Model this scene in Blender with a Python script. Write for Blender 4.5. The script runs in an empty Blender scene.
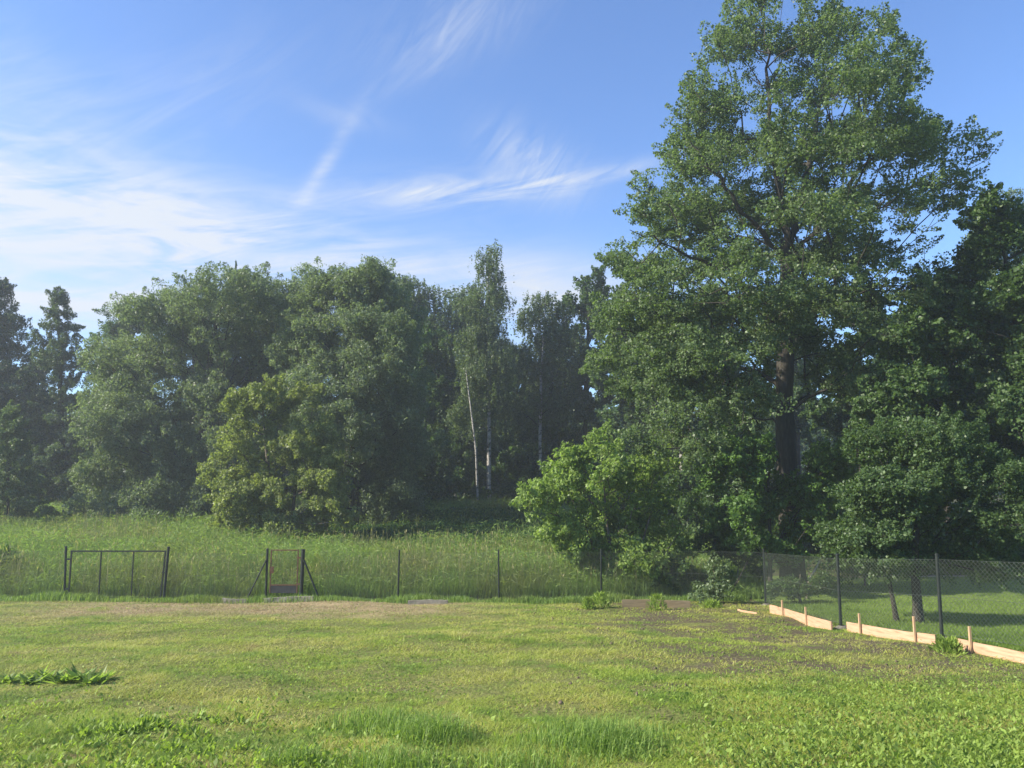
import bpy, bmesh, math, random
import numpy as np
from mathutils import Vector, Matrix

# ------------------------------------------------------------------ camera
C = bpy.context.scene.collection
scn = bpy.context.scene
R = math.radians
F_PX, PITCH, ZC = 773.0, R(7.0), 3.74
cam_d = bpy.data.cameras.new('camera')
cam_d.sensor_width = 36.0
cam_d.lens = F_PX / 1024 * 36
cam_d.clip_start, cam_d.clip_end = 0.1, 4000
cam = bpy.data.objects.new('camera', cam_d)
C.objects.link(cam)
cam.location = (0, 0, ZC)
cam.rotation_euler = (R(90) + PITCH, 0, 0)
scn.camera = cam

# ------------------------------------------------------------------ light
SUN_AZ, SUN_EL = R(-104), R(33)          # azimuth from the view direction (+Y), clockwise; negative = left
SUN_POWER, SKY_POWER, EXPOSURE = 5.0, 0.098, 1.18
HAZE = 0.0013
sd = Vector((math.sin(SUN_AZ) * math.cos(SUN_EL), math.cos(SUN_AZ) * math.cos(SUN_EL), math.sin(SUN_EL)))
sl = bpy.data.lights.new('sun', 'SUN')
sl.energy, sl.angle, sl.color = SUN_POWER, R(0.55), (1.0, 0.92, 0.77)
sun = bpy.data.objects.new('sun', sl)
C.objects.link(sun)
sun.location = (-60, 20, 60)
sun.rotation_euler = sd.to_track_quat('Z', 'Y').to_euler()

scn.view_settings.view_transform = 'Standard'
scn.view_settings.look = 'None'
scn.view_settings.exposure = EXPOSURE
scn.view_settings.gamma = 1
cy = scn.cycles
cy.max_bounces, cy.diffuse_bounces, cy.glossy_bounces = 6, 4, 2
cy.transmission_bounces, cy.transparent_max_bounces, cy.volume_bounces = 4, 6, 1
cy.caustics_reflective = cy.caustics_refractive = False
cy.use_denoising = True
cy.denoising_prefilter = 'ACCURATE'
cy.denoising_input_passes = 'RGB_ALBEDO_NORMAL'
cy.sample_clamp_indirect = 6


class NT:
    """tiny helper for writing node trees"""
    def __init__(self, tree):
        self.t = tree
        tree.nodes.clear()

    def n(self, kind, **kw):
        nd = self.t.nodes.new(kind)
        for k, v in kw.items():
            if k.startswith('i_'):
                key = k[2:]
                nd.inputs[int(key) if key.isdigit() else key.replace('_', ' ')].default_value = v
            else:
                setattr(nd, k, v)
        return nd

    def l(self, a, b):
        self.t.links.new(a, b)

    def math(self, op, a, b=None, clamp=False):
        nd = self.n('ShaderNodeMath', operation=op, use_clamp=clamp)
        for i, v in enumerate((a, b)):
            if v is None:
                continue
            if isinstance(v, (int, float)):
                nd.inputs[i].default_value = v
            else:
                self.l(v, nd.inputs[i])
        return nd.outputs[0]

    def ramp(self, fac, stops, interp='LINEAR'):
        nd = self.n('ShaderNodeValToRGB')
        e = nd.color_ramp.elements
        nd.color_ramp.interpolation = interp
        while len(e) < len(stops):
            e.new(0.5)
        for el, (p, c) in zip(e, stops):
            el.position = p
            el.color = (*c, 1) if len(c) == 3 else c
        self.l(fac, nd.inputs[0])
        return nd.outputs[0]

    def mix(self, fac, a, b):
        nd = self.n('ShaderNodeMix', data_type='RGBA')
        for i, v in ((0, fac), (6, a), (7, b)):
            if isinstance(v, (int, float)):
                nd.inputs[i].default_value = v
            elif isinstance(v, tuple):
                nd.inputs[i].default_value = (*v, 1)
            else:
                self.l(v, nd.inputs[i])
        return nd.outputs[2]


# ------------------------------------------------------------------ sky with cirrus
world = bpy.data.worlds.new('World')
scn.world = world
world.use_nodes = True
w = NT(world.node_tree)
sky = w.n('ShaderNodeTexSky', sky_type='NISHITA', sun_disc=False, sun_elevation=SUN_EL, sun_rotation=SUN_AZ,
          altitude=200, air_density=1.15, dust_density=0.35, ozone_density=3.0)
tc = w.n('ShaderNodeTexCoord')
sep = w.n('ShaderNodeSeparateXYZ')
w.l(tc.outputs['Generated'], sep.inputs[0])
az = w.math('ARCTAN2', sep.outputs[0], sep.outputs[1])
el = w.math('ARCSINE', sep.outputs[2])


def dirpix(px, py):
    u, v = (px - 512) / F_PX, (384 - py) / F_PX
    d = Vector((u, math.cos(PITCH) - v * math.sin(PITCH), math.sin(PITCH) + v * math.cos(PITCH))).normalized()
    return math.atan2(d.x, d.y), math.asin(d.z)


def wisp_field(ang, sx, sy, seed, detail=6.0, dist=0.6, lo=0.42, hi=0.75):
    ca, sa = math.cos(ang), math.sin(ang)
    a2 = w.math('ADD', w.math('MULTIPLY', az, ca), w.math('MULTIPLY', el, sa))
    b2 = w.math('SUBTRACT', w.math('MULTIPLY', el, ca), w.math('MULTIPLY', az, sa))
    cmb = w.n('ShaderNodeCombineXYZ')
    w.l(w.math('MULTIPLY', a2, sx), cmb.inputs[0])
    w.l(w.math('MULTIPLY', b2, sy), cmb.inputs[1])
    cmb.inputs[2].default_value = seed
    nz = w.n('ShaderNodeTexNoise', noise_dimensions='3D', i_Scale=1.0, i_Detail=detail, i_Roughness=0.6, i_Distortion=dist)
    w.l(cmb.outputs[0], nz.inputs['Vector'])
    mr = w.n('ShaderNodeMapRange', interpolation_type='SMOOTHSTEP', i_1=lo, i_2=hi)
    w.l(nz.outputs[0], mr.inputs[0])
    return mr.outputs[0]


def blob(a0, e0, ra, re, ang):
    ca, sa = math.cos(ang), math.sin(ang)
    da, de = w.math('SUBTRACT', az, a0), w.math('SUBTRACT', el, e0)
    p = w.math('MULTIPLY', w.math('ADD', w.math('MULTIPLY', da, ca), w.math('MULTIPLY', de, sa)), 1 / ra)
    q = w.math('MULTIPLY', w.math('SUBTRACT', w.math('MULTIPLY', de, ca), w.math('MULTIPLY', da, sa)), 1 / re)
    d2 = w.math('ADD', w.math('MULTIPLY', p, p), w.math('MULTIPLY', q, q))
    return w.math('POWER', 2.718, w.math('MULTIPLY', d2, -1.0))


fine = wisp_field(R(10), 6.0, 38, 3.1, 9, 1.1, 0.26, 0.84)
fine2 = wisp_field(R(34), 6.0, 32, 7.7, 9, 1.2, 0.26, 0.84)
fine3 = wisp_field(R(50), 8.0, 44, 12.7, 9, 1.5, 0.26, 0.84)
soft = wisp_field(R(-6), 3.0, 11, 1.4, 8, 0.9, 0.25, 0.72)
cover = None


def add_cloud(px, py, rx, ry, deg, amt, field):
    global cover
    a0, e0 = dirpix(px, py)
    b = w.math('MULTIPLY', w.math('MULTIPLY', blob(a0, e0, rx / F_PX, ry / F_PX, R(deg)), field), amt)
    cover = b if cover is None else w.math('ADD', cover, b)


base_soft = w.math('ADD', w.math('MULTIPLY', soft, 0.6), w.math('MULTIPLY', fine, 0.55))
add_cloud(75, 210, 225, 54, -10, 1.3, base_soft)
add_cloud(-40, 205, 170, 56, -6, 0.8, base_soft)
add_cloud(190, 225, 110, 34, 5, 0.6, base_soft)
add_cloud(60, 312, 170, 24, 2, 1.5, base_soft)
add_cloud(328, 160, 50, 7, 58, 0.75, base_soft)
add_cloud(345, 116, 40, 10, -10, 0.5, soft)
add_cloud(430, 55, 70, 14, 34, 0.36, fine2)
add_cloud(455, 25, 90, 30, 18, 0.34, fine3)
add_cloud(440, 192, 120, 18, 4, 0.75, fine)
add_cloud(535, 165, 50, 26, -25, 0.8, fine3)
add_cloud(585, 178, 66, 7, 9, 1.3, fine)
add_cloud(480, 190, 110, 8, 5, 0.8, fine)
add_cloud(170, 100, 130, 40, 25, 0.26, fine2)
add_cloud(20, 80, 100, 36, -30, 0.28, fine2)
add_cloud(470, 280, 190, 30, -3, 0.8, base_soft)
add_cloud(545, 310, 70, 46, 0, 0.7, base_soft)
add_cloud(300, 245, 140, 30, 0, 0.5, fine)
lp_up = w.n('ShaderNodeMapRange', i_1=-0.05, i_2=0.05)
w.l(el, lp_up.inputs[0])
cover = w.math('MULTIPLY', w.math('MULTIPLY', cover, 1.0, True), lp_up.outputs[0])
tint = w.n('ShaderNodeMix', data_type='RGBA', blend_type='MULTIPLY')
tint.inputs[0].default_value = 1
w.l(sky.outputs[0], tint.inputs[6])
tint.inputs[7].default_value = (0.75, 0.88, 1.12, 1)
skyc = w.mix(cover, tint.outputs[2], (3.5, 3.75, 4.2))
bg = w.n('ShaderNodeBackground', i_Strength=SKY_POWER)
w.l(skyc, bg.inputs[0])
wo = w.n('ShaderNodeOutputWorld')
w.l(bg.outputs[0], wo.inputs[0])


# ------------------------------------------------------------------ geometry helpers
def at(px, py, y):
    """point at depth y on the sight line of a photograph pixel (used to read sizes off the photograph)"""
    u, v = (px - 512) / F_PX, (384 - py) / F_PX
    s = y / (math.cos(PITCH) - v * math.sin(PITCH))
    return Vector((u * s, y, ZC + s * (math.sin(PITCH) + v * math.cos(PITCH))))


def mpp(py, y):
    v = (384 - py) / F_PX
    return y / (math.cos(PITCH) - v * math.sin(PITCH)) / F_PX


def sstep(a, b, t):
    t = np.clip((t - a) / (b - a), 0, 1)
    return t * t * (3 - 2 * t)


def vnoise(x, y, seed=0):
    """cheap smooth noise from sines, about -1..1"""
    r = np.random.RandomState(seed)
    o = 0
    for k in range(5):
        a = r.uniform(0, 6.28)
        f = r.uniform(0.6, 1.5)
        o = o + np.sin((x * math.cos(a) + y * math.sin(a)) * f + r.uniform(0, 6.28) + 1.3 * np.sin((x * math.sin(a) - y * math.cos(a)) * f * 0.7 + k))
    return o / 3.2


def ground_z(x, y):
    x = np.asarray(x, float)
    y = np.asarray(y, float)
    plane = 1.887 - 0.077 * np.minimum(y, 24.5)
    yy = np.maximum(y - 24.5, 0)
    left = 0.061 * np.minimum(yy, 24) + 0.03 * np.clip(yy - 24, 0, 40)
    right = 0.012 * np.minimum(yy, 8) + 0.045 * np.clip(yy - 8, 0, 40)
    k = sstep(3.5, 9.5, x - 0.12 * yy)
    z = plane + left * (1 - k) + right * k
    amp = 0.035 + 0.05 * sstep(24, 30, y)
    return z + amp * vnoise(x * 0.9, y * 0.9, 5) + 0.012 * vnoise(x * 4.1, y * 4.1, 6) + 0.022 * vnoise(x * 1.9, y * 2.3, 16)


def gz(x, y):
    return float(ground_z(x, y))


def on_ground(px, py):
    """lawn point seen at a pixel (lawn plane)"""
    u, v = (px - 512) / F_PX, (384 - py) / F_PX
    dy = math.cos(PITCH) - v * math.sin(PITCH)
    dz = math.sin(PITCH) + v * math.cos(PITCH)
    m = dz / dy
    y = (ZC - 1.887) / (-m - 0.077)
    x = u * y / dy
    return x, y


def new_mesh(name, verts, faces, mat=None, smooth=False):
    """verts (N,3); faces: list of (M,k) integer arrays"""
    me = bpy.data.meshes.new(name)
    verts = np.ascontiguousarray(verts, dtype=np.float32)
    if not isinstance(faces, list):
        faces = [faces]
    faces = [np.asarray(f, dtype=np.int32) for f in faces if len(f)]
    me.vertices.add(len(verts))
    me.vertices.foreach_set('co', verts.ravel())
    nl = sum(f.size for f in faces)
    npoly = sum(len(f) for f in faces)
    me.loops.add(nl)
    me.loops.foreach_set('vertex_index', np.concatenate([f.ravel() for f in faces]))
    me.polygons.add(npoly)
    tot = np.concatenate([np.full(len(f), f.shape[1], np.int32) for f in faces])
    st = np.concatenate([[0], np.cumsum(tot)[:-1]]).astype(np.int32)
    me.polygons.foreach_set('loop_start', st)
    if smooth:
        me.polygons.foreach_set('use_smooth', np.ones(npoly, bool))
    me.update(calc_edges=True)
    if mat:
        me.materials.append(mat)
    return me


def link(name, me, parent=None, loc=None):
    o = bpy.data.objects.new(name, me)
    C.objects.link(o)
    if parent:
        o.parent = parent
    if loc is not None:
        o.location = loc
    return o


def tag(o, label=None, cat=None, group=None, kind=None):
    if label:
        o['label'] = label
    if cat:
        o['category'] = cat
    if group:
        o['group'] = group
    if kind:
        o['kind'] = kind
    return o


def empty(name, loc, label, cat, group=None, rz=0):
    o = bpy.data.objects.new(name, None)
    C.objects.link(o)
    o.location = loc
    o.rotation_euler = (0, 0, rz)
    o.empty_display_size = 0.3
    return tag(o, label, cat, group)


def copy_tree(o, parent=None):
    c = o.copy()
    C.objects.link(c)
    if parent:
        c.parent = parent
    for ch in list(o.children):
        copy_tree(ch, c)
    return c


class MB:
    """collects solid boxes, bars and tubes into one mesh"""
    def __init__(self):
        self.v, self.q, self.n = [], [], 0
        self.caps = []

    def frame(self, d):
        d = d / (np.linalg.norm(d) + 1e-9)
        up = np.array([0, 0, 1.0]) if abs(d[2]) < 0.95 else np.array([1.0, 0, 0])
        a = np.cross(up, d)
        a /= np.linalg.norm(a)
        return a, np.cross(d, a)

    def tube(self, pts, rad, sides=8):
        pts = [np.array(p, float) for p in pts]
        rad = rad if hasattr(rad, '__len__') else [rad] * len(pts)
        base = self.n
        for i, p in enumerate(pts):
            d = pts[min(i + 1, len(pts) - 1)] - pts[max(i - 1, 0)]
            a, b = self.frame(d)
            for k in range(sides):
                t = 2 * math.pi * k / sides
                self.v.append(p + rad[i] * (math.cos(t) * a + math.sin(t) * b))
        for i in range(len(pts) - 1):
            for k in range(sides):
                k2 = (k + 1) % sides
                self.q.append((base + i * sides + k, base + i * sides + k2, base + (i + 1) * sides + k2, base + (i + 1) * sides + k))
        self.caps.append([base + k for k in range(sides)][::-1])
        self.caps.append([base + (len(pts) - 1) * sides + k for k in range(sides)])
        self.n += sides * len(pts)
        return self

    def bar(self, p, q, wa, wb):
        """rectangular bar from p to q, wa across (horizontal), wb the other way"""
        p, q = np.array(p, float), np.array(q, float)
        a, b = self.frame(q - p)
        for e in (p, q):
            for sa, sb in ((-1, -1), (1, -1), (1, 1), (-1, 1)):
                self.v.append(e + a * sa * wa / 2 + b * sb * wb / 2)
        n = self.n
        self.q += [(n, n + 1, n + 5, n + 4), (n + 1, n + 2, n + 6, n + 5), (n + 2, n + 3, n + 7, n + 6), (n + 3, n, n + 4, n + 7),
                   (n + 3, n + 2, n + 1, n), (n + 4, n + 5, n + 6, n + 7)]
        self.n += 8
        return self

    def build(self, name, mat, parent=None, smooth=False, bevel=0):
        bm = bmesh.new()
        vs = [bm.verts.new(tuple(v)) for v in self.v]
        for q in self.q + self.caps:
            try:
                bm.faces.new([vs[i] for i in q])
            except ValueError:
                pass
        if bevel:
            bmesh.ops.bevel(bm, geom=list(bm.edges), offset=bevel, segments=1, affect='EDGES')
        me = bpy.data.meshes.new(name)
        bm.to_mesh(me)
        bm.free()
        me.materials.append(mat)
        if smooth:
            for p in me.polygons:
                p.use_smooth = True
        return link(name, me, parent)


# ------------------------------------------------------------------ materials
def new_mat(name):
    m = bpy.data.materials.new(name)
    m.use_nodes = True
    return m, NT(m.node_tree)


def leaf_mat(name, dark, light, trans=0.38, tcol=None, rough=0.48, spec=0.38, patch=None):
    """leaf blades: every blade has its own tone, light passes through"""
    m, t = new_mat(name)
    g = t.n('ShaderNodeNewGeometry')
    col = t.ramp(g.outputs['Random Per Island'], [(0.0, dark), (0.75, light), (1.0, tuple(min(1, c * 1.25) for c in light))])
    if patch:
        scale, c2, lo, hi = patch
        tcx = t.n('ShaderNodeTexCoord')
        nz = t.n('ShaderNodeTexNoise', i_Scale=scale, i_Detail=4.0, i_Roughness=0.6)
        t.l(tcx.outputs['Object'], nz.inputs['Vector'])
        mr = t.n('ShaderNodeMapRange', i_1=lo, i_2=hi)
        t.l(nz.outputs[0], mr.inputs[0])
        col = t.mix(mr.outputs[0], col, c2)
    pb = t.n('ShaderNodeBsdfPrincipled', i_Roughness=rough)
    pb.inputs['Specular IOR Level'].default_value = spec
    t.l(col, pb.inputs['Base Color'])
    tr = t.n('ShaderNodeBsdfTranslucent')
    tc_ = tcol or (1.5, 1.6, 0.7)
    mul = t.n('ShaderNodeMix', data_type='RGBA', blend_type='MULTIPLY')
    mul.inputs[0].default_value = 1
    t.l(col, mul.inputs[6])
    mul.inputs[7].default_value = (*tc_, 1)
    t.l(mul.outputs[2], tr.inputs[0])
    mx = t.n('ShaderNodeMixShader')
    mx.inputs[0].default_value = trans
    t.l(pb.outputs[0], mx.inputs[1])
    t.l(tr.outputs[0], mx.inputs[2])
    o = t.n('ShaderNodeOutputMaterial')
    t.l(mx.outputs[0], o.inputs[0])
    return m


def surf_mat(name, stops, scale=6.0, rough=0.8, bump=0.3, stretch=(1, 1, 1), metal=0.0, detail=6.0, spec=0.3):
    m, t = new_mat(name)
    tcx = t.n('ShaderNodeTexCoord')
    mp = t.n('ShaderNodeMapping')
    mp.inputs['Scale'].default_value = stretch
    t.l(tcx.outputs['Object'], mp.inputs[0])
    nz = t.n('ShaderNodeTexNoise', i_Scale=scale, i_Detail=detail, i_Roughness=0.62)
    t.l(mp.outputs[0], nz.inputs['Vector'])
    col = t.ramp(nz.outputs[0], stops)
    pb = t.n('ShaderNodeBsdfPrincipled', i_Roughness=rough, i_Metallic=metal)
    pb.inputs['Specular IOR Level'].default_value = spec
    t.l(col, pb.inputs['Base Color'])
    if bump:
        b = t.n('ShaderNodeBump', i_Strength=bump, i_Distance=0.02)
        t.l(nz.outputs[0], b.inputs['Height'])
        t.l(b.outputs[0], pb.inputs['Normal'])
    o = t.n('ShaderNodeOutputMaterial')
    t.l(pb.outputs[0], o.inputs[0])
    return m


M = {}
M['alder'] = leaf_mat('alder_leaf', (0.060, 0.100, 0.038), (0.125, 0.180, 0.074), 0.45)
M['alder_low'] = leaf_mat('alder_sprout_leaf', (0.060, 0.120, 0.026), (0.115, 0.200, 0.048), 0.42)
M['walnut'] = leaf_mat('walnut_leaf', (0.10, 0.165, 0.036), (0.215, 0.30, 0.08), 0.46)
M['willow'] = leaf_mat('willow_leaf', (0.084, 0.120, 0.064), (0.150, 0.198, 0.110), 0.44)
M['sallow'] = leaf_mat('sallow_leaf', (0.115, 0.150, 0.042), (0.205, 0.245, 0.085), 0.44)
M['birch'] = leaf_mat('birch_leaf', (0.052, 0.085, 0.034), (0.105, 0.145, 0.062), 0.40)
M['dark'] = leaf_mat('dark_leaf', (0.034, 0.072, 0.020), (0.075, 0.125, 0.036), 0.38)
M['plum'] = leaf_mat('plum_leaf', (0.034, 0.070, 0.022), (0.085, 0.135, 0.045), 0.38)
M['spruce'] = leaf_mat('conifer_needle', (0.030, 0.056, 0.028), (0.055, 0.090, 0.044), 0.22)
M['larch'] = leaf_mat('larch_needle', (0.048, 0.080, 0.038), (0.090, 0.132, 0.060), 0.34)
M['palelarch'] = leaf_mat('pale_larch_needle', (0.060, 0.100, 0.040), (0.115, 0.165, 0.066), 0.35)
M['weed'] = leaf_mat('weed_leaf', (0.12, 0.185, 0.035), (0.23, 0.315, 0.07), 0.42, spec=0.2)
M['greyweed'] = leaf_mat('grey_weed_leaf', (0.070, 0.110, 0.045), (0.130, 0.180, 0.085), 0.35)
M['nettle'] = leaf_mat('nettle_leaf', (0.035, 0.075, 0.018), (0.075, 0.130, 0.032), 0.36)
M['bandshade'] = leaf_mat('band_shade_leaf', (0.030, 0.070, 0.018), (0.055, 0.110, 0.030), 0.32, spec=0.15)  # dark leaf tone that stands for tree shade on the meadow
M['orchard'] = leaf_mat('orchard_blade', (0.09, 0.155, 0.026), (0.185, 0.26, 0.05), 0.4, spec=0.2)
M['bluegrass'] = leaf_mat('tussock_blade', (0.12, 0.20, 0.045), (0.22, 0.31, 0.08), 0.45, spec=0.2)
M['meadow'] = leaf_mat('meadow_blade', (0.105, 0.175, 0.045), (0.20, 0.285, 0.085), 0.42, spec=0.15, rough=0.6,
                       patch=(0.25, (0.17, 0.165, 0.07), 0.5, 0.75))
M['seed'] = leaf_mat('seed_head', (0.16, 0.17, 0.07), (0.32, 0.30, 0.15), 0.35, spec=0.1)
M['clod'] = surf_mat('soil_clod', [(0.3, (0.05, 0.04, 0.027)), (0.7, (0.16, 0.125, 0.085))], 14, 0.95, 0.4)
M['bark'] = surf_mat('dark_bark', [(0.3, (0.020, 0.016, 0.012)), (0.55, (0.042, 0.037, 0.030)), (0.75, (0.075, 0.068, 0.055))], 5, 0.9, 0.8, (3, 3, 0.6))
M['greybark'] = surf_mat('grey_bark', [(0.3, (0.05, 0.042, 0.032)), (0.7, (0.17, 0.145, 0.11))], 5, 0.9, 0.6, (3, 3, 0.6))
M['birchbark'] = surf_mat('birch_bark', [(0.38, (0.05, 0.045, 0.04)), (0.46, (0.25, 0.24, 0.215)), (0.7, (0.37, 0.355, 0.325))], 2.2, 0.7, 0.2, (2, 2, 3.5))
M['steel'] = surf_mat('green_black_post', [(0.3, (0.010, 0.014, 0.012)), (0.7, (0.022, 0.028, 0.024))], 20, 0.5, 0.05)
M['wire'] = surf_mat('fence_wire', [(0.3, (0.075, 0.09, 0.07)), (0.7, (0.13, 0.15, 0.12))], 20, 0.45, 0, metal=0.2)
M['paintwire'] = surf_mat('green_coated_wire', [(0.3, (0.05, 0.06, 0.05)), (0.7, (0.09, 0.105, 0.09))], 20, 0.5, 0)
M['rust'] = surf_mat('rusty_frame', [(0.3, (0.06, 0.030, 0.016)), (0.7, (0.15, 0.085, 0.045))], 18, 0.8, 0.2)
M['sheet'] = surf_mat('dark_sheet', [(0.3, (0.02, 0.022, 0.022)), (0.7, (0.05, 0.05, 0.048))], 8, 0.7, 0.1)
M['plank'] = surf_mat('fresh_plank', [(0.32, (0.26, 0.15, 0.085)), (0.45, (0.42, 0.255, 0.155)), (0.6, (0.49, 0.30, 0.19)), (0.75, (0.56, 0.37, 0.25))], 2.2, 0.8, 0.2, (1.3, 1.3, 14))
M['stake'] = surf_mat('stake_wood', [(0.3, (0.34, 0.22, 0.12)), (0.7, (0.50, 0.34, 0.20))], 6, 0.8, 0.2, (4, 4, 0.6))
M['oldplank'] = surf_mat('old_plank', [(0.3, (0.18, 0.135, 0.075)), (0.7, (0.33, 0.255, 0.15))], 3, 0.85, 0.3, (1, 1, 8))
M['concrete'] = surf_mat('concrete', [(0.3, (0.15, 0.14, 0.11)), (0.7, (0.30, 0.275, 0.22))], 9, 0.9, 0.3)
M['footing'] = surf_mat('dirty_concrete', [(0.3, (0.07, 0.063, 0.05)), (0.7, (0.16, 0.148, 0.12))], 9, 0.9, 0.4)
M['deadwood'] = surf_mat('dead_wood', [(0.3, (0.22, 0.19, 0.15)), (0.7, (0.38, 0.34, 0.28))], 9, 0.9, 0.3)


def masks(t):
    """shared lawn masks from world position: returns straw-strip mask, bare-soil mask, patch noise"""
    g = t.n('ShaderNodeNewGeometry')
    sp = t.n('ShaderNodeSeparateXYZ')
    t.l(g.outputs['Position'], sp.inputs[0])
    flat = t.n('ShaderNodeCombineXYZ')
    t.l(sp.outputs[0], flat.inputs[0])
    t.l(sp.outputs[1], flat.inputs[1])

    def nz(scale, detail=5.0, seed=0.0, rough=0.6):
        n_ = t.n('ShaderNodeTexNoise', i_Scale=scale, i_Detail=detail, i_Roughness=rough)
        ad = t.n('ShaderNodeVectorMath', operation='ADD')
        t.l(flat.outputs[0], ad.inputs[0])
        ad.inputs[1].default_value = (seed, seed * 1.7, 0)
        t.l(ad.outputs[0], n_.inputs['Vector'])
        return n_.outputs[0]

    def rng(v, lo, hi):
        mr = t.n('ShaderNodeMapRange', interpolation_type='SMOOTHSTEP', i_1=lo, i_2=hi)
        t.l(v, mr.inputs[0])
        return mr.outputs[0]
    x, y = sp.outputs[0], sp.outputs[1]
    wob = t.math('MULTIPLY', t.math('SUBTRACT', nz(0.5, 4, 3.0), 0.5), 3.0)
    yy = t.math('ADD', y, wob)
    strip = t.math('MULTIPLY', rng(yy, 18.2, 21.0), rng(t.math('ADD', x, wob), 0.5, -3.0))
    strip = t.math('MULTIPLY', strip, t.math('MULTIPLY', rng(nz(0.8, 4, 9.0), 0.28, 0.5), rng(t.math('ADD', x, wob), -15.0, -10.5)))
    soil_r = t.math('MULTIPLY', rng(t.math('ADD', x, t.math('MULTIPLY', wob, 0.8)), 0.6, 3.6), rng(yy, 9.6, 11.6))
    soil = t.math('MULTIPLY', soil_r, rng(nz(0.55, 6, 21.0, 0.66), 0.40, 0.50))
    spots = t.math('MULTIPLY', rng(nz(0.9, 5, 40.0), 0.60, 0.70), 0.85)
    soil = t.math('MAXIMUM', soil, t.math('MULTIPLY', spots, 0.55))
    return strip, soil, nz, rng


def lawn_soil_mat():
    m, t = new_mat('lawn_soil')
    strip, soil, nz, rng = masks(t)
    thatch = t.ramp(nz(18, 6, 1.0), [(0.3, (0.06, 0.065, 0.022)), (0.55, (0.17, 0.18, 0.055)), (0.8, (0.33, 0.31, 0.13))])
    dirt = t.ramp(nz(11, 8, 5.0, 0.7), [(0.3, (0.05, 0.040, 0.027)), (0.6, (0.125, 0.100, 0.066)), (0.8, (0.22, 0.18, 0.12))])
    straw = t.ramp(nz(14, 6, 8.0), [(0.3, (0.20, 0.15, 0.075)), (0.7, (0.42, 0.33, 0.19))])
    col = t.mix(strip, t.mix(soil, thatch, dirt), straw)
    pb = t.n('ShaderNodeBsdfPrincipled', i_Roughness=0.95)
    pb.inputs['Specular IOR Level'].default_value = 0.1
    t.l(col, pb.inputs['Base Color'])
    b = t.n('ShaderNodeBump', i_Strength=0.9, i_Distance=0.06)
    t.l(nz(9, 8, 2.0, 0.7), b.inputs['Height'])
    t.l(b.outputs[0], pb.inputs['Normal'])
    o = t.n('ShaderNodeOutputMaterial')
    t.l(pb.outputs[0], o.inputs[0])
    return m


def lawn_blade_mat():
    m, t = new_mat('lawn_blade')
    strip, soil, nz, rng = masks(t)
    g = t.n('ShaderNodeNewGeometry')
    rnd = g.outputs['Random Per Island']
    green = t.ramp(rnd, [(0.0, (0.18, 0.26, 0.028)), (0.6, (0.33, 0.43, 0.055)), (0.95, (0.40, 0.46, 0.10)), (1.0, (0.48, 0.44, 0.20))])
    yel = t.ramp(rnd, [(0.0, (0.30, 0.32, 0.045)), (0.6, (0.46, 0.48, 0.10)), (1.0, (0.52, 0.47, 0.22))])
    dry = t.ramp(rnd, [(0.0, (0.22, 0.18, 0.08)), (0.6, (0.38, 0.31, 0.16)), (1.0, (0.50, 0.42, 0.26))])
    col = t.mix(rng(nz(0.45, 5, 55.0), 0.38, 0.62), green, yel)
    col = t.mix(t.math('MULTIPLY', rng(nz(0.9, 5, 71.0), 0.48, 0.62), 0.75), col, (0.13, 0.24, 0.035))
    col = t.mix(t.math('MULTIPLY', rng(nz(1.1, 6, 93.0, 0.7), 0.56, 0.66), 0.75), col, (0.34, 0.27, 0.13))
    col = t.mix(strip, col, dry)
    pb = t.n('ShaderNodeBsdfPrincipled', i_Roughness=0.55)
    pb.inputs['Specular IOR Level'].default_value = 0.3
    t.l(col, pb.inputs['Base Color'])
    tr = t.n('ShaderNodeBsdfTranslucent')
    t.l(col, tr.inputs[0])
    mx = t.n('ShaderNodeMixShader')
    mx.inputs[0].default_value = 0.4
    t.l(pb.outputs[0], mx.inputs[1])
    t.l(tr.outputs[0], mx.inputs[2])
    o = t.n('ShaderNodeOutputMaterial')
    t.l(mx.outputs[0], o.inputs[0])
    return m


M['soil'] = lawn_soil_mat()
M['blade'] = lawn_blade_mat()
M['earth'] = surf_mat('meadow_earth', [(0.3, (0.030, 0.034, 0.014)), (0.7, (0.085, 0.080, 0.036))], 3, 0.95, 0.6)
M['turf'] = surf_mat('mown_turf', [(0.3, (0.07, 0.12, 0.02)), (0.7, (0.17, 0.23, 0.045))], 6, 0.95, 0.6)
M['gravel'] = surf_mat('pale_path', [(0.3, (0.24, 0.22, 0.18)), (0.7, (0.36, 0.34, 0.29))], 9, 0.95, 0.3)


# ------------------------------------------------------------------ ground sheet (lawn, meadow and land out to the horizon)
def axis(lo, hi, parts):
    out = []
    for a, b, s in parts:
        out += list(np.arange(a, b, s))
    return np.array(out + [parts[-1][1]])


xs = axis(0, 0, [(-900, -100, 100), (-100, -40, 6), (-40, -22, 1.2), (-22, 24, 0.25), (24, 40, 1.2), (40, 100, 6), (100, 900, 100)])
ys = axis(0, 0, [(-300, -20, 40), (-20, 2, 1.5), (2, 25, 0.22), (25, 60, 0.6), (60, 120, 5), (120, 1800, 120)])
gx, gy = np.meshgrid(xs, ys)
gzv = ground_z(gx, gy)
nx, ny = len(xs), len(ys)
vv = np.stack([gx, gy, gzv], -1).reshape(-1, 3)
ii = np.arange((ny - 1) * (nx - 1))
r_, c_ = ii // (nx - 1), ii % (nx - 1)
q = np.stack([r_ * nx + c_, r_ * nx + c_ + 1, (r_ + 1) * nx + c_ + 1, (r_ + 1) * nx + c_], -1)
me = new_mesh('ground', vv, q, M['soil'], True)
me.materials.append(M['earth'])
me.materials.append(M['turf'])
cxm, cym = gx[:-1, :-1].ravel(), gy[:-1, :-1].ravel()
mi = np.zeros(len(q), np.int32)
mi[cym > 24.6] = 1


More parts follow.
